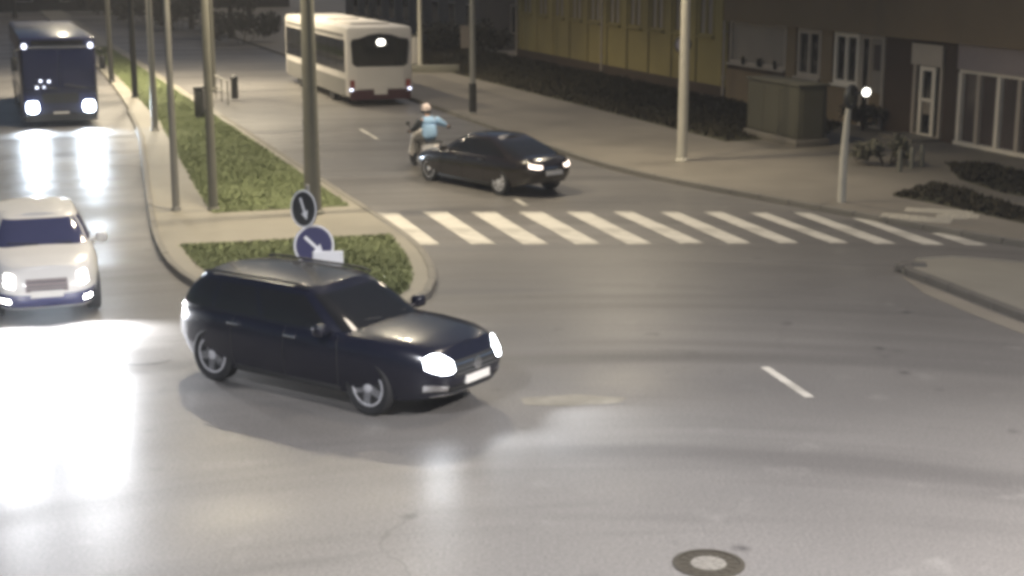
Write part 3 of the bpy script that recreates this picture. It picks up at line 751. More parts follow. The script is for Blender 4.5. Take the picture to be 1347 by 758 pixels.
def rider():
    v = [(-.34, 0, .90), (-.30, 0, 1.06), (-.25, 0, 1.24), (-.21, 0, 1.38), (-.18, 0, 1.47), (-.15, 0, 1.56), (-.12, 0, 1.68)]
    r = [.10, .10, .12, .09, .055, .085, .085]; e = [(0, 1), (1, 2), (2, 3), (3, 4), (4, 5), (5, 6)]
    hands = []
    for sd in (1, -1):
        i = len(v); v += [(-.21, .19, 1.37), (-.10, .30, 1.15), (.14, .35, 1.04), (.22, .345, 1.02)] if sd > 0 else [(-.21, -.19, 1.37), (-.20, -.42, 1.25), (-.12, -.64, 1.16), (-.09, -.72, 1.13)]; r += [.05, .045, .034, .03]
        e += [(3, i), (i, i + 1), (i + 1, i + 2), (i + 2, i + 3)]
        j = len(v); v += [(-.28, sd * .11, .88), (.10, sd * .20, .82), (.10, sd * .16, .42), (.10, sd * .155, .36), (.24, sd * .17, .345)]; r += [.08, .065, .045, .04, .033]
        e += [(0, j), (j, j + 1), (j + 1, j + 2), (j + 2, j + 3), (j + 3, j + 4)]
    skin_mesh('body', v, e, r, 'skin', pr)
    # jacket torso and sleeves
    jv = v[:4]; je = e[:3]
    skin_mesh('jacket', [(-.35, 0, .80), (-.31, 0, 1.06), (-.25, 0, 1.24), (-.21, 0, 1.37), (-.19, 0, 1.45), (-.21, .17, 1.37), (-.21, -.17, 1.37)],
              [(0, 1), (1, 2), (2, 3), (3, 4), (3, 5), (3, 6)], [(.23, .20), (.23, .20), (.26, .21), (.22, .18), .11, .13, .13], 'jacket', pr)
    for sd in (1, -1):
        skin_mesh('sleeve', [(-.22, .16, 1.38), (-.10, .31, 1.15), (.12, .355, 1.045)] if sd > 0 else [(-.21, -.20, 1.37), (-.20, -.43, 1.25), (-.125, -.62, 1.165)], [(0, 1), (1, 2)], [.15, .10, .07], 'cloth_dark' if sd > 0 else 'jacket', pr)
        skin_mesh('trouser_leg', [(-.32, sd * .09, .90), (-.05, sd * .16, .87), (.11, sd * .20, .82), (.105, sd * .17, .6), (.10, sd * .16, .41)], [(0, 1), (1, 2), (2, 3), (3, 4)], [.15, .125, .105, .085, .07], 'trousers', pr)
        b = MB(); b.box((.03, sd * .165 - .05, .322), (.33, sd * .165 + .05, .42), bev=.04); b.build('shoe', 'cloth_dark', pr, 60)
        # gloved hand: palm, four fingers curled over the grip, thumb below
        b = MB(); gx, gy, gz = (.27, .345, 1.0) if sd > 0 else (-.06, -.74, 1.10)
        b.tube([(gx - .07, gy, gz + .025), (gx - .01, gy, gz + .04)], [.03, .036], 8)
        for k in range(4):
            y = gy + (k - 1.5) * .022; q = (.9, 1, .97, .8)[k]
            b.tube([(gx - .01, y, gz + .04), (gx + .03 * q, y, gz + .03), (gx + .04 * q, y, gz - .005), (gx + .02, y, gz - .03)], [.011, .010, .009, .008], 6)
        b.tube([(gx - .03, gy - sd * .035, gz + .02), (gx, gy - sd * .055, gz - .005), (gx + .02, gy - sd * .05, gz - .028)], [.013, .011, .009], 6)
        b.build('glove', 'cloth_dark', pr, 60)
    b = MB(); b.lathe([(.09, -.12), (.125, -.08), (.138, 0), (.128, .06), (.095, .105), (.05, .13), (.01, .137)], 24, Matrix.Translation((-.11, 0, 1.68))); hm = b.build('helmet', 'helmet', pr, 70)
    b = MB(); prof = [(.140, -.06), (.146, 0), (.138, .045)]
    vs, fs = [], []
    for k in range(13):
        a = R(-80 + 160 * k / 12)
        for q, z in prof: vs.append((-.11 + q * math.cos(a), q * math.sin(a), 1.68 + z))
    for k in range(12):
        for m_ in range(2): fs.append((k * 3 + m_, k * 3 + 3 + m_, k * 3 + 4 + m_, k * 3 + 1 + m_))
    b.add(vs, fs); vz = b.build('visor', 'glass_dark', hm, 60)
    b = MB(); b.lathe([(.128, -.125), (.142, -.10), (.142, -.065), (.13, -.06)], 24, Matrix.Translation((-.11, 0, 1.68))); b.build('helmet_rim', 'cloth_dark', hm, 60)
rider()

# ------------------------------------------------------------------ poles and signs
def lamp_post(name, label, base, yaw, h, r0, r1, m, arm=1.8, watts=0, col=(1, .86, .62), cat='street lamp', group=None, both=False):
    t = thing(name, label, cat, base, yaw, group)
    b = MB(); b.tube([(0, 0, -.05), (0, 0, .6), (0, 0, h * .5), (0, 0, h)], [r0 * 1.05, r0, lerp(r0, r1, .5), r1], 16); b.build('pole', m, t, 40)
    b = MB(); b.lathe([(r0 * 1.35, 0), (r0 * 1.35, .05), (r0 * 1.1, .09)], 18); b.build('base_collar', m, t, 40)
    for d in ((1, -1) if both else (1,)):
        b = MB(); b.tube([(0, 0, h - .1), (d * arm * .35, 0, h + .35), (d * arm * .8, 0, h + .5), (d * arm, 0, h + .5)], [.06, .05, .04, .035], 10); a = b.build('arm', 'steel', t, 40)
        b = MB(); b.box((min(d * arm, d * (arm + .8)), -.15, h + .46), (max(d * arm, d * (arm + .8)), .15, h + .62), bev=.05); hd_ = b.build('lamp_head', 'steel', t, 40)
        b = MB(); b.box((min(d * (arm + .08), d * (arm + .72)), -.11, h + .44), (max(d * (arm + .08), d * (arm + .72)), .11, h + .458)); b.build('lamp_lens', 'lamp_head_lit' if watts else 'glass_dark', hd_)
        if watts: spot(t, (d * (arm + .4), 0, h + .40), (d * .12, 0, -1), watts, col, 150, .6, .2)
    return t
LP = 'street lamp posts along the avenue'
YV = math.atan2(V.y, V.x)
lamp_post('street_lamp', 'thick grey concrete lamp post rising behind the two round arrow signs', at(412, 281, .11), YV, 9.0, .19, .12, 'concrete', 1.6, 2600, both=True, group=LP)
lamp_post('street_lamp', 'slender dull steel lamp post in the median grass, left of the concrete post', at(281, 277, .11), YV, 8.5, .105, .075, 'concrete', 1.2, 0, group=LP)
lamp_post('street_lamp', 'grey steel post at the left median kerb beside the paved crossing', at(232, 277, .11), YV + math.pi, 8.5, .085, .06, 'steel', 1.2, 0, group=LP)
lamp_post('street_lamp', 'pale grey post farther up the left median kerb in front of the glare', at(204, 172, .11), YV, 8.5, .11, .08, 'steel', 1.4, 1900, both=True, group=LP)
lamp_post('street_lamp', 'dark slim post up the median, right of the dark blue bus', at(178, 128, .11), YV, 8.5, .12, .09, 'dark_steel', 1.2, 0, group=LP)
lamp_post('street_lamp', 'farthest dark post close to the right flank of the dark blue bus', at(147, 108, .11), YV, 8.5, .12, .09, 'dark_steel', 1.2, 4500, both=True, group=LP)
lamp_post('street_lamp', 'olive concrete post far up the median at the top of the view', at(278, 118, .11), YV, 8.5, .22, .16, 'concrete', 1.4, 3500, both=True, group=LP)
t6 = lamp_post('street_lamp', 'grey steel post with a small plate on the pavement beyond the black saloon', at(622, 150, .12), YV + math.pi, 8.5, .11, .075, 'steel', 1.4, 0, group=LP)
b = MB(); b.box((.10, -.03, 2.35), (.42, .03, 3.15), Matrix.Rotation(-YV, 4, 'Z'), bev=.02); b.build('plate', 'wall_grey', t6)
b = MB(); b.tube([(0, 0, 0), (0, 0, 1.1)], .135, 14); b.build('dark_sleeve', 'dark_steel', t6, 40)
t8 = lamp_post('street_lamp', 'cream lamp post carrying a small round sign on the right pavement', at(897, 212, .12), YV + math.pi, 8.5, .145, .11, 'pale_steel', 1.4, 1500, group=LP)
b = MB(); b.lathe([(.25, 0), (.25, .015), (.19, .02), (.19, 0)], 24, Matrix.Translation((-.04, -.21, 3.25)) @ rot_to((-.25, -1, 0)), True); b.build('sign_ring', 'dark_steel', t8)
b = MB(); b.lathe([(.19, .002), (.19, .014)], 24, Matrix.Translation((-.04, -.21, 3.25)) @ rot_to((-.25, -1, 0))); b.build('sign_face', 'sign_grey', t8)
lamp_post('street_lamp', 'thin pale post standing right of the white bus near the far kerb', at(553, 92, .12), YV + math.pi, 8.5, .11, .08, 'pale_steel', 1.2, 0, group=LP)

lamp_post('street_lamp', 'tall steel lamp post at the near right corner of the junction', (10.0, 10.0, 0), R(150), 8.5, .11, .075, 'steel', 2.2, 10500, (1, .955, .94), group=LP)
lamp_post('street_lamp', 'tall steel lamp post at the near left corner of the junction', (-7.5, 6.5, 0), R(40), 9.5, .11, .075, 'steel', 2.2, 6200, (.94, .95, 1), group=LP)
# crossing beacon post on the right pavement
tb_ = thing('beacon_post', 'short white crossing post topped by a dark round sign and a lit lamp', 'crossing beacon', at(1107, 266, .12))
b = MB(); b.tube([(0, 0, -.05), (.0, 0, 1.0), (.035, 0, 1.9), (.07, 0, 2.35)], [.10, .095, .07, .065], 14); b.build('post', 'pale_steel', tb_, 40)
dirn = Vector((.55, -1, 0)).normalized()
b = MB(); b.lathe([(.29, -.03), (.29, .03), (.19, .035), (.19, -.03)], 28, Matrix.Translation((.09, -.05, 2.50)) @ Matrix.Scale(1, 4) @ rot_to((1, -.9, 0)), True); b.build('sign_ring', 'dark_steel', tb_, 40)
b = MB(); b.lathe([(.188, -.01), (.188, .012)], 24, Matrix.Translation((.09, -.05, 2.50)) @ rot_to((1, -.9, 0))); b.build('sign_face', 'kiosk', tb_)
b = MB(); b.tube([(.10, 0, 2.55), (.34, -.05, 2.6)], .03, 8); b.lathe([(.09, -.06), (.13, 0), (.13, .05)], 16, Matrix.Translation((.42, -.06, 2.62)) @ rot_to((.2, -1, -.1))); b.build('lamp_housing', 'dark_steel', tb_, 40)
b = MB(); b.lathe([(.095, .05), (.09, .075), (.05, .10), (.01, .11)], 16, Matrix.Translation((.42, -.06, 2.62)) @ rot_to((.2, -1, -.1))); b.build('lamp_lens', 'lamp_lit', tb_, 40)

# keep-right signs on the nose of the median
sg = thing('arrow_sign_post', 'pair of round arrow signs stacked on one post on the median nose', 'traffic sign', at(409, 412, .11))
b = MB(); b.tube([(0, .05, -.05), (0, .05, 2.15)], .035, 10); b.build('post', 'steel', sg, 40)
def arrow_sign(z, x, r, nrm, m, ang):
    mx = Matrix.Translation((x, 0, z)) @ rot_to(nrm)
    # face frame: X right as seen, Y up
    n = Vector(nrm).normalized(); up = Vector((0, 0, 1)); rt = up.cross(n).normalized()
    mx = Matrix.Translation((x, 0, z)) @ Matrix((rt, n.cross(rt), n)).transposed().to_4x4()
    b = MB(); b.lathe([(r, -.012), (r, .012)], 36, mx); d = b.build('sign_disc', m, sg)
    b = MB(); b.lathe([(r, .013), (r, .018), (r * .91, .018), (r * .91, .013)], 36, mx, True); b.build('sign_rim', 'sign_white', d)
    rot = Matrix.Rotation(R(ang), 4, 'Z'); s_ = r
    ar = [(-.62, -.075), (.18, -.075), (.18, -.26), (.62, 0), (.18, .26), (.18, .075), (-.62, .075)]
    b = MB(); b.prism([(x_ * s_, y_ * s_) for x_, y_ in ar], .013, .018, mx @ rot); b.build('arrow', 'sign_white', d)
arrow_sign(1.76, -.06, .31, (-.85, -1, .12), 'sign_black', -62)
arrow_sign(1.15, .08, .34, (.42, -1, .12), 'sign_blue', -46)
b = MB(); b.box((.06, -.08, .80), (.56, -.04, 1.06), Matrix.Rotation(.1, 4, 'Z'), bev=.02); b.build('marker_plate', 'sign_white', sg)

# ------------------------------------------------------------------ the right-hand building
TF = 28.3
yawU = math.atan2(-U.y, -U.x)
# local frame of the facade: x runs along the road towards the camera side (−s), y away from the road, z up
def facade_thing(name, label, s0): return thing(name, label, 'building', P(s0, TF, .12), yawU)
bd = facade_thing('ochre_building', 'long ochre and brown building with ground-floor windows along the right pavement', 80.0)
# x = 80 - s ; y local: yaw of -U; +y = V? (rotate -U by +90deg)
ysign = 1 if Vector((-math.sin(yawU), math.cos(yawU), 0)).dot(V) > 0 else -1
def fx(s): return 80.0 - s
def fbox(b, s0, s1, z0, z1, d0, d1, bev=0):   # d: depth behind the facade plane (+) or proud of it (-)
    a, c = sorted((fx(s0), fx(s1))); y0, y1 = sorted((ysign * d0, ysign * d1)); b.box((a, y0, z0), (c, y1, z1), bev=bev)
def part(name, m, boxes, parent=None, bev=0):
    b = MB()
    for q in boxes: fbox(b, *q, bev=bev)
    return b.build(name, m, parent or bd, 0)
Z = .12
# walls with real openings, band by band
def wall_with_openings(name, m, s_lo, s_hi, z_lo, z_hi, opens, d0=0, d1=.35):
    """opens: (s0,s1,z0,z1) sorted by s"""
    boxes = []; cur = s_lo
    for a, c, q0, q1 in sorted(opens):
        if a > cur: boxes.append((cur, a, z_lo, z_hi, d0, d1))
        if q0 > z_lo: boxes.append((a, c, z_lo, q0, d0, d1))
        if q1 < z_hi: boxes.append((a, c, q1, z_hi, d0, d1))
        cur = c
    if cur < s_hi: boxes.append((cur, s_hi, z_lo, z_hi, d0, d1))
    return part(name, m, boxes)
# ochre stretch
och = [(s, s + 1.35, 2.35, 4.0) for s in [55.6 + 2.35 * k for k in range(10)]]
wall_with_openings('wall', 'wall_ochre', 54.4, 79.0, 0, 4.6, och)
def window(s0, s1, z0, z1, panes=2, frame='frame_pale', glass='glass_shop', fw=.09, sill=True, proud=.03):
    boxes = [(s0, s0 + fw, z0, z1, -proud, .12), (s1 - fw, s1, z0, z1, -proud, .12), (s0 + fw, s1 - fw, z0, z0 + fw, -proud, .12), (s0 + fw, s1 - fw, z1 - fw, z1, -proud, .12)]
    for k in range(1, panes):
        c = lerp(s0, s1, k / panes); boxes.append((c - fw / 2, c + fw / 2, z0 + fw, z1 - fw, -proud + .003, .12))
    f = part('window', frame, boxes)
    for k in range(panes):
        a, c = lerp(s0, s1, k / panes), lerp(s0, s1, (k + 1) / panes)
        part('pane', glass, [(a + fw * .4, c - fw * .4, z0 + fw * .5, z1 - fw * .5, .05, .07)], f)
    if sill: part('sill', frame, [(s0 - .06, s1 + .06, z0 - .07, z0 - .002, -.16, .02)], f)
    return f
for a, c, q0, q1 in och: window(a, c, q0, q1, 2, 'wall_ochre', 'panel_grey', .10)
for k in range(11): part('pilaster', 'wall_ochre', [(54.75 + 2.35 * k, 55.05 + 2.35 * k, 0, 4.6, -.07, -.002)])
part('plinth', 'wall_dark', [(54.4, 79.0, 0, .45, -.10, -.075)])
# brown stretch with the windows, doors and the shop
ops = [(49.7, 54.2, 1.45, 3.12), (47.25, 48.95, 1.33, 3.06), (44.8, 46.45, 1.28, 3.06), (43.25, 44.75, 0, 3.06), (40.0, 41.65, 0, 2.96), (30.0, 39.2, 0.02, 2.92)]
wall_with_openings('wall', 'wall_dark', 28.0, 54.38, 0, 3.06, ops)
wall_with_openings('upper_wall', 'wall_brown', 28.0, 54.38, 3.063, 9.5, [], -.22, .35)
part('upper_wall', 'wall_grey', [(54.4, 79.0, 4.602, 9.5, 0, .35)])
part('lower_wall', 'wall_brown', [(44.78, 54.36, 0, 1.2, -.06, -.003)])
for a, c in ((46.45, 47.25), (48.95, 49.7)): part('wall_pier', 'wall_brown', [(a + .05, c - .05, 1.202, 3.06, -.06, -.003)])
window(49.75, 54.15, 1.45, 3.10, 1, 'frame_dim', 'panel_grey', .12)
window(47.3, 48.9, 1.33, 3.05, 2, 'frame_dim', 'glass_dark', .16)
window(44.85, 46.4, 1.28, 3.05, 2, 'frame_pale', 'glass_dark', .15)
def door(s0, s1, z1, label, rows, frame, name='door', fw=.13):
    boxes = [(s0, s0 + fw, 0, z1, -.04, .12), (s1 - fw, s1, 0, z1, -.04, .12), (s0 + fw, s1 - fw, z1 - fw, z1, -.04, .12), (s0 + fw, s1 - fw, 0, .12, -.04, .12)]
    f = part(name, frame, boxes)
    for a, c, q0, q1, m in rows: part('panel', m, [(a, c, q0, q1, .03, .06)], f)
    return f
f = door(43.3, 44.72, 3.05, '', [(43.43, 44.2, .12, 1.15, 'wall_brown'), (43.43, 44.2, 1.153, 1.5, 'panel_grey'), (43.43, 44.2, 1.503, 2.9, 'panel_grey'), (44.2, 44.59, .12, 2.92, 'glass_dark')], 'frame_dim')
part('small_pane', 'glass_shop', [(43.6, 43.98, 1.9, 2.75, .01, .029)], f)
part('mullion', 'frame_dim', [(44.16, 44.24, .12, 2.92, -.02, .029)], f)
f = door(40.05, 41.6, 2.94, '', [(40.2, 41.45, 2.32, 2.80, 'fascia_lilac'), (40.55, 41.05, .75, 1.22, 'panel_grey'), (40.55, 41.05, 1.24, 2.15, 'glass_dark'), (40.55, 41.05, .16, .73, 'glass_dark'), (41.2, 41.45, .15, 2.3, 'glass_dark')], 'frame_dim')
part('door_frame', 'frame_pale', [(40.38, 40.55, .02, 2.25, -.06, .0), (41.05, 41.22, .02, 2.25, -.06, .0), (40.55, 41.05, 2.12, 2.25, -.06, 0), (40.55, 41.05, 1.16, 1.26, -.05, 0), (40.55, 41.05, .02, .16, -.06, 0)], f)
part('transom', 'frame_dim', [(40.0, 41.65, 2.28, 2.94, -.10, -.062)], f)
b = MB(); fbox(b, 40.62, 40.66, .95, 1.15, -.12, -.06); b.build('handle', 'chrome', f)
part('shop_header', 'fascia_lilac', [(30.0, 39.25, 2.30, 3.055, -.08, -.002)])
sh = part('shop_window', 'frame_pale', [(30.0, 39.2, .02, .14, -.12, .12), (30.0, 39.2, 2.2, 2.298, -.02, .12)])
posts = [39.05, 38.15, 37.2, 36.25, 35.3, 34.35, 33.4, 32.45, 31.5, 30.5]
for i, s in enumerate(posts): part('mullion', 'frame_pale' if i not in (1, 3) else 'frame_dim', [(s - .085, s + .085, .142, 2.198, -.10 + .003 * (i % 2), .12)], sh)
for a, c in zip(posts, posts[1:]): part('pane', 'glass_shop', [(c + .085, a - .085, .142, 2.198, .03, .05)], sh)
# rooms behind are closed off: inner back wall and roof
part('back_wall', 'wall_dark', [(28.0, 79.0, 0, 9.5, 6.0, 6.3)])
part('roof', 'wall_dark', [(28.0, 79.0, 9.502, 9.8, -.35, 6.3)])
part('end_wall', 'wall_grey', [(78.7, 79.0, 0, 9.5, .352, 5.998)]); part('end_wall', 'wall_brown', [(28.0, 28.3, 0, 9.5, .352, 5.998)])
# upper storeys (above the picture) windows
for k in range(20): window(30 + 2.4 * k, 31.3 + 2.4 * k, 5.6, 7.2, 2, 'frame_dim', 'glass_dark', .09) if False else None

for s in (54.42, 66.9, 78.8):
    b = MB(); y_ = ysign * -.14; b.tube([(fx(s), y_, .1), (fx(s), y_, 4.0), (fx(s), y_, 9.4)], .055, 8)
    for z in (.8, 2.6, 4.4): b.box((fx(s) - .075, y_ - .05, z), (fx(s) + .075, y_ + .12 * ysign, z + .05))
    b.build('drainpipe', 'frame_dim', bd, 40)
# plant pots on the wide sill
pot0 = None
for i, (s, lab, sc_) in enumerate(((52.9, 'dark plant pot at the left end of the wide window sill', 1.0), (51.6, 'broad dark planter in the middle of the wide window sill', 1.5), (50.4, 'small dark pot at the right end of the wide window sill', .85))):
    t = thing('plant_pot', lab, 'plant pot', P(s, TF - .10, .12 + 1.45 + .0), 0, 'pots on the wide window sill')
    b = MB(); b.lathe([(.06 * sc_, 0), (.075 * sc_, .14), (.085 * sc_, .15), (.085 * sc_, .17), (.07 * sc_, .165)], 16); b.build('pot', 'dark_steel', t, 40)
    b = MB()
    for k in range(26):
        a = random.uniform(0, 6.28); r_ = random.uniform(.03, .14 * sc_); z = random.uniform(.16, .36)
        d = Vector((math.cos(a), math.sin(a), 0)); sd_ = Vector((-d.y, d.x, 0)) * .03; p = Vector((0, 0, .15))
        q = d * r_ + Vector((0, 0, z)); mm_ = (p + q) / 2
        b.add([p, mm_ + sd_, q, mm_ - sd_], [(0, 1, 2, 3)])
    b.build('leaves', 'leaf_dark', t)

# flat-roofed kiosk block
ko = P(41.9, 23.9, .12)
kq = thing('kiosk', 'boxy grey-green kiosk on the dark lawn in front of the brown windows', 'kiosk', ko, YV)
b = MB(); b.box((-.5, -1.6, .22), (.5, 1.6, 1.80), bev=.04); b.build('walls', 'kiosk', kq, 35)
b = MB(); b.box((-.56, -1.66, 1.802), (.56, 1.66, 1.88), bev=.03); b.build('roof', 'kiosk', kq, 35)
b = MB(); b.box((-.58, -1.68, -.02), (.58, 1.68, .218), bev=.03); b.build('plinth', 'paving', kq, 35)
b = MB(); b.box((-.35, -1.63, .25), (.35, -1.602, 1.7)); b.build('door', 'kiosk', kq)
for k in range(3):
    b = MB(); b.box((-.515, -1.5 + 1.02 * k, .3), (-.502, -.52 + 1.02 * k, 1.7)); b.build('panel', 'kiosk', kq)

# shrubs ----------------------------------------------------------------
def shrub(name, label, loc, w_, d_, h_, n, m='leaf', yaw=0, group=None, leaf=.10, stems=5):
    t = thing(name, label, 'shrub', loc, yaw, group)
    b = MB()
    for k in range(stems):
        x, y = random.uniform(-.3, .3) * w_, random.uniform(-.3, .3) * d_
        b.tube([(x * .4, y * .4, -.03), (x * .8, y * .8, h_ * .35), (x * 1.2, y * 1.2, h_ * .75)], [.03, .022, .01], 6)
    b.build('stems', 'bark', t)
    b = MB(); ce = []
    for k in range(9): ce.append((Vector((random.uniform(-.5, .5) * w_, random.uniform(-.5, .5) * d_, random.uniform(.35, .8) * h_)), random.uniform(.28, .5) * min(h_, w_) * .8))
    for k in range(n):
        c, r_ = random.choice(ce); d = Vector((random.gauss(0, 1), random.gauss(0, 1), random.gauss(0, .8))).normalized()
        p = c + d * r_ * random.uniform(.55, 1.05)
        if p.z < .04: p.z = random.uniform(.04, .2)
        a = Vector((random.gauss(0, 1), random.gauss(0, 1), random.gauss(0, 1))).normalized(); e = a.cross(d).normalized(); L = leaf * random.uniform(.6, 1.4)
        b.add([p - a * L, p + e * L * .5, p + a * L, p - e * L * .5], [(0, 1, 2, 3)])
    b.build('foliage', m, t)
    return t
shrub('shrub', 'low grey-green bush beside the brown door right of the beacon post', at(1168, 217, .12), 1.5, 1.0, .75, 700, mat('leaf_pale', (.12, .115, .08), .8, var=.4, scale=2))
shrub('shrub', 'dark bush at the foot of the dark wall section left of the white door', P(43.2, 27.6, .12), 1.4, .7, .8, 500, 'leaf_dark')
SH = 'dark shrubs before the ochre wall'
for i, (s, t_, lab) in enumerate(((84, 25.2, 'dark broad shrub left of the ochre wall end'), (80.5, 26.6, 'dark tall shrub against the corner of the ochre wall'), (91, 23.0, 'dark shrub beyond the grey post near the far kerb'), (97, 21.5, 'dark hump-shaped shrub right of the thin pale post'))):
    shrub('shrub', lab, P(s, t_, .12), 3.0, 2.0, 1.7, 700, 'leaf_dark', 0, SH, .16)

# pale stubby bollards before the door
b = MB(); b.tube([(0, 0, -.03), (0, 0, .55), (0, 0, .6)], [.07, .07, .04], 12); 
BG = 'stubby bollards by the door'
for i, ((px, py), lab) in enumerate((((1183, 226), 'leftmost stubby pale bollard in front of the doors'), ((1199, 222), 'middle stubby pale bollard in front of the doors'), ((1212, 219), 'right stubby pale bollard nearest the white door'))):
    o = b.build('bollard', 'concrete', None, 40) if i == 0 else o.copy()
    if i: C.objects.link(o)
    o.location = at(px, py, .12); tag(o, lab, 'bollard', BG)
# door step
ds = part('doorstep', 'paving', [(39.9, 41.75, -.02, .10, -1.1, -.105)])

# litter bin and low railing on the median
bn = thing('litter_bin', 'dark tall litter bin on the median beside the left carriageway', 'litter bin', at(263, 156, .11))
b = MB(); b.box((-.16, -.14, .08), (.16, .14, 1.0), bev=.04); b.build('body', 'dark_steel', bn, 40)
b = MB(); b.box((-.18, -.16, 1.002), (.18, .16, 1.12), bev=.04); b.build('lid', 'plastic_black', bn, 40)
b = MB(); b.box((-.12, -.10, -.02), (.12, .10, .078)); b.build('foot', 'steel', bn)
rl = thing('low_railing', 'low grey railing behind the dark litter bin at the edge of the median', 'railing', at(292, 133, .11), ROAD_YAW)
for k in range(3):
    b = MB(); b.tube([(k * 1.5 - 1.5, 0, -.02), (k * 1.5 - 1.5, 0, .9)], .03, 8); b.build('post', 'steel', rl)
for z in (.45, .88):
    b = MB(); b.tube([(-1.5, 0, z), (1.5, 0, z)], .025, 8); b.build('rail', 'steel', rl)
bo = thing('marker_bollard', 'short black bollard at the right edge of the median', 'bollard', at(309, 129, .11))
b = MB(); b.tube([(0, 0, -.02), (0, 0, .75)], .14, 12); b.build('body', 'dark_steel', bo, 40)
b = MB(); b.lathe([(.15, .752), (.15, .84), (.08, .9), (.01, .92)], 14); b.build('cap', 'plastic_black', bo, 40)

# bus stop cabinet and low wall by the thin post
bc = thing('info_cabinet', 'white cabinet standing beside the thin pale post right of the bus', 'cabinet', at(545, 88, .12), YV)
b = MB(); b.box((-.22, -.2, .15), (.22, .2, 1.5), bev=.03); b.build('body', 'bus_white', bc, 35)
b = MB(); b.box((-.2, -.18, -.02), (.2, .18, .148)); b.build('foot', 'concrete', bc)
b = MB(); b.box((-.25, -.23, 1.502), (.25, .23, 1.56)); b.build('cap', 'concrete', bc)
lwl = MB(); lwl.box((-1.4, -.2, -.02), (1.4, .2, .34), bev=.04)
tag(lwl.build('low_wall', 'concrete', None, 35, at(566, 95, .12)), 'low pale concrete wall at the foot of the thin pale post', 'wall')
C.objects['low_wall'].rotation_euler = (0, 0, YV - .35) if 'low_wall' in C.objects else (0, 0, 0)

# ------------------------------------------------------------------ far background
def plain_building(name, label, s0, s1, t0, t1, h, m, nwin, zz=(1.2, 2.8), door_at=None):
    """box building with window openings facing -V (towards the road) or -U (towards the camera)"""
    bl = thing(name, label, 'building', P(s0, t0, .0), ROAD_YAW)
    L, Wd = s1 - s0, t1 - t0      # local x = +U, local y = -V
    b = MB(); b.box((0, -Wd, -.05), (L, 0, h)); b.build('walls', m, bl)
    b = MB(); b.box((-.3, -Wd - .3, h + .002), (L + .3, .3, h + .35)); b.build('roof', 'wall_dark', bl)
    return bl, L, Wd
bl, L, Wd = plain_building('grey_building', 'grey-brown building beyond the ochre wall and the dark shrubs', 84.5, 118, 28.0, 40, 9, 'wall_grey', 6)
for k in range(9):
    b = MB(); b.box((1.2 + 3.5 * k, .002, 1.0), (2.6 + 3.5 * k, .06, 2.7)); f = b.build('window', 'frame_dim', bl)
    b = MB(); b.box((1.3 + 3.5 * k, .062, 1.1), (2.5 + 3.5 * k, .075, 2.6)); b.build('pane', 'glass_dark', f)
for k in range(3):
    b = MB(); b.box((-.06, -10 + 3.4 * k, 1.0), (-.002, -8.6 + 3.4 * k, 2.7)); f = b.build('window', 'frame_dim', bl)
    b = MB(); b.box((-.075, -9.9 + 3.4 * k, 1.1), (-.062, -8.7 + 3.4 * k, 2.6)); b.build('pane', 'glass_dark', f)
bl, L, Wd = plain_building('dark_building', 'dark building closing the far end of the avenue', 150, 162, -60, 30, 12, 'wall_dark', 6)
for k in range(22):
    b = MB(); b.box((-.06, -86 + 4 * k, .9), (-.002, -84.4 + 4 * k, 2.5)); f = b.build('window', 'frame_dim', bl)
    b = MB(); b.box((-.075, -85.9 + 4 * k, 1.0), (-.062, -84.5 + 4 * k, 2.4)); b.build('pane', 'glass_dark', f)
bl, L, Wd = plain_building('brown_building', 'low brown building left of the dark blue bus', 70, 118, -22, -9, 8, 'wall_grey', 6)
lp = structure(slab('left_pavement', st([(60, -3.2), (170, -3.2), (170, -40), (60, -40)]), -.05, .12, 'paving'))

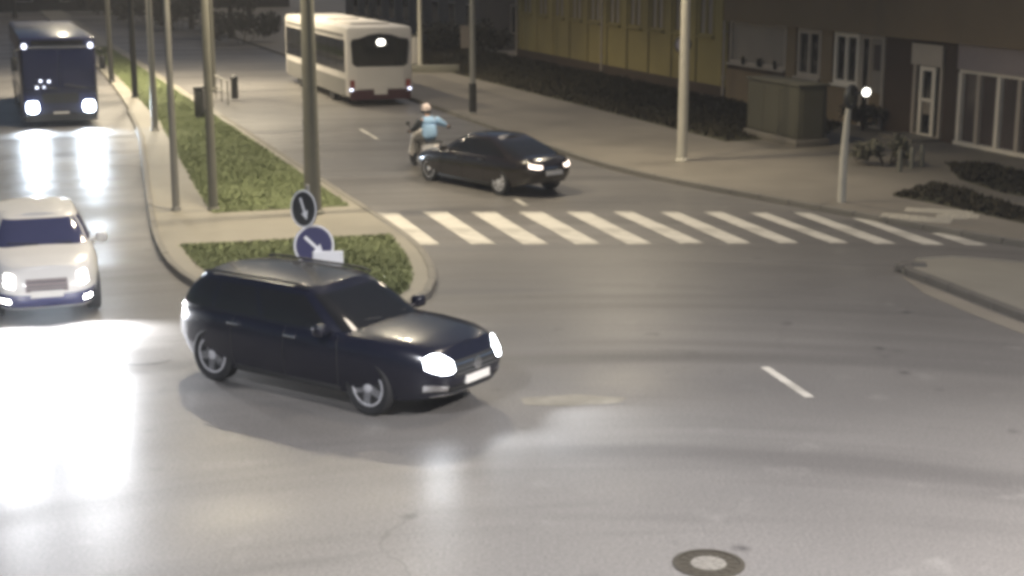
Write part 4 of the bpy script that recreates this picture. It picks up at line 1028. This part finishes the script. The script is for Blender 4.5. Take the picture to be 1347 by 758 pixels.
def tree(label, loc, h, cr, n, group):
    t = thing('tree', label, 'tree', loc, random.uniform(0, 6), group)
    b = MB(); b.tube([(0, 0, -.1), (.05, 0, h * .25), (-.05, .05, h * .5), (0, 0, h * .85)], [.22, .17, .12, .04], 10)
    for k in range(7):
        a = k * 2.4; z = h * (.3 + .07 * k); b.tube([(0, 0, z), (math.cos(a) * cr * .45, math.sin(a) * cr * .45, z + h * .14), (math.cos(a) * cr * .8, math.sin(a) * cr * .8, z + h * .2)], [.08, .05, .02], 6)
    b.build('trunk', 'bark', t, 50)
    b = MB(); ce = [(Vector((random.gauss(0, .45) * cr, random.gauss(0, .45) * cr, h * random.uniform(.32, .95))), cr * random.uniform(.3, .5)) for _ in range(14)]
    for k in range(n):
        c, r_ = random.choice(ce); d = Vector((random.gauss(0, 1), random.gauss(0, 1), random.gauss(0, 1))).normalized(); p = c + d * r_ * random.uniform(.5, 1.05)
        a = Vector((random.gauss(0, 1), random.gauss(0, 1), random.gauss(0, 1))).normalized(); e = a.cross(d).normalized(); L = random.uniform(.1, .24)
        b.add([p - a * L, p + e * L * .5, p + a * L, p - e * L * .5], [(0, 1, 2, 3)])
    b.build('crown', 'leaf_dark', t)
TG = 'dark trees at the far end of the avenue'
for i, (px, py, lab) in enumerate(((215, 34, 'dark tree at the top of the view above the pale posts'), (252, 38, 'dark tree between the pale posts and the olive post'), (305, 50, 'dark tree right of the olive post at the top'), (330, 40, 'dark tree behind the front end of the white bus'), (165, 26, 'dark tree above the dark slim posts'), (20, 24, 'dark tree at the top left above the dark blue bus'))):
    tree(lab, at(px, py, 0), 7.0, 2.6, 1400, TG)
SG = 'dark hedge shrubs at the far end'
for i, (px, py, lab) in enumerate(((130, 20, 'dark far shrub above the right side of the dark blue bus'), (188, 30, 'dark far shrub between the slim posts at the top'), (235, 40, 'dark far shrub behind the pale posts at the top'), (318, 58, 'dark far shrub left of the white bus front'))):
    shrub('shrub', lab, at(px, py, 0), 4.0, 2.5, 2.2, 900, 'leaf_dark', 0, SG, .2)

# ------------------------------------------------------------------ thin haze volume added for camera glare
hz = MB(); hz.box((-510, -210, -1), (510, 710, 13.2))
ho = hz.build('haze', None); stuff(ho)
hm_ = bpy.data.materials.new('glare_haze'); hm_.use_nodes = True; hn = hm_.node_tree
hn.nodes.remove(hn.nodes['Principled BSDF']); pv = hn.nodes.new('ShaderNodeVolumePrincipled')
pv.inputs['Color'].default_value = (.95, .95, .96, 1); pv.inputs['Density'].default_value = .0006; pv.inputs['Anisotropy'].default_value = .35
hn.links.new(pv.outputs[0], hn.nodes['Material Output'].inputs['Volume']); ho.data.materials.append(hm_)
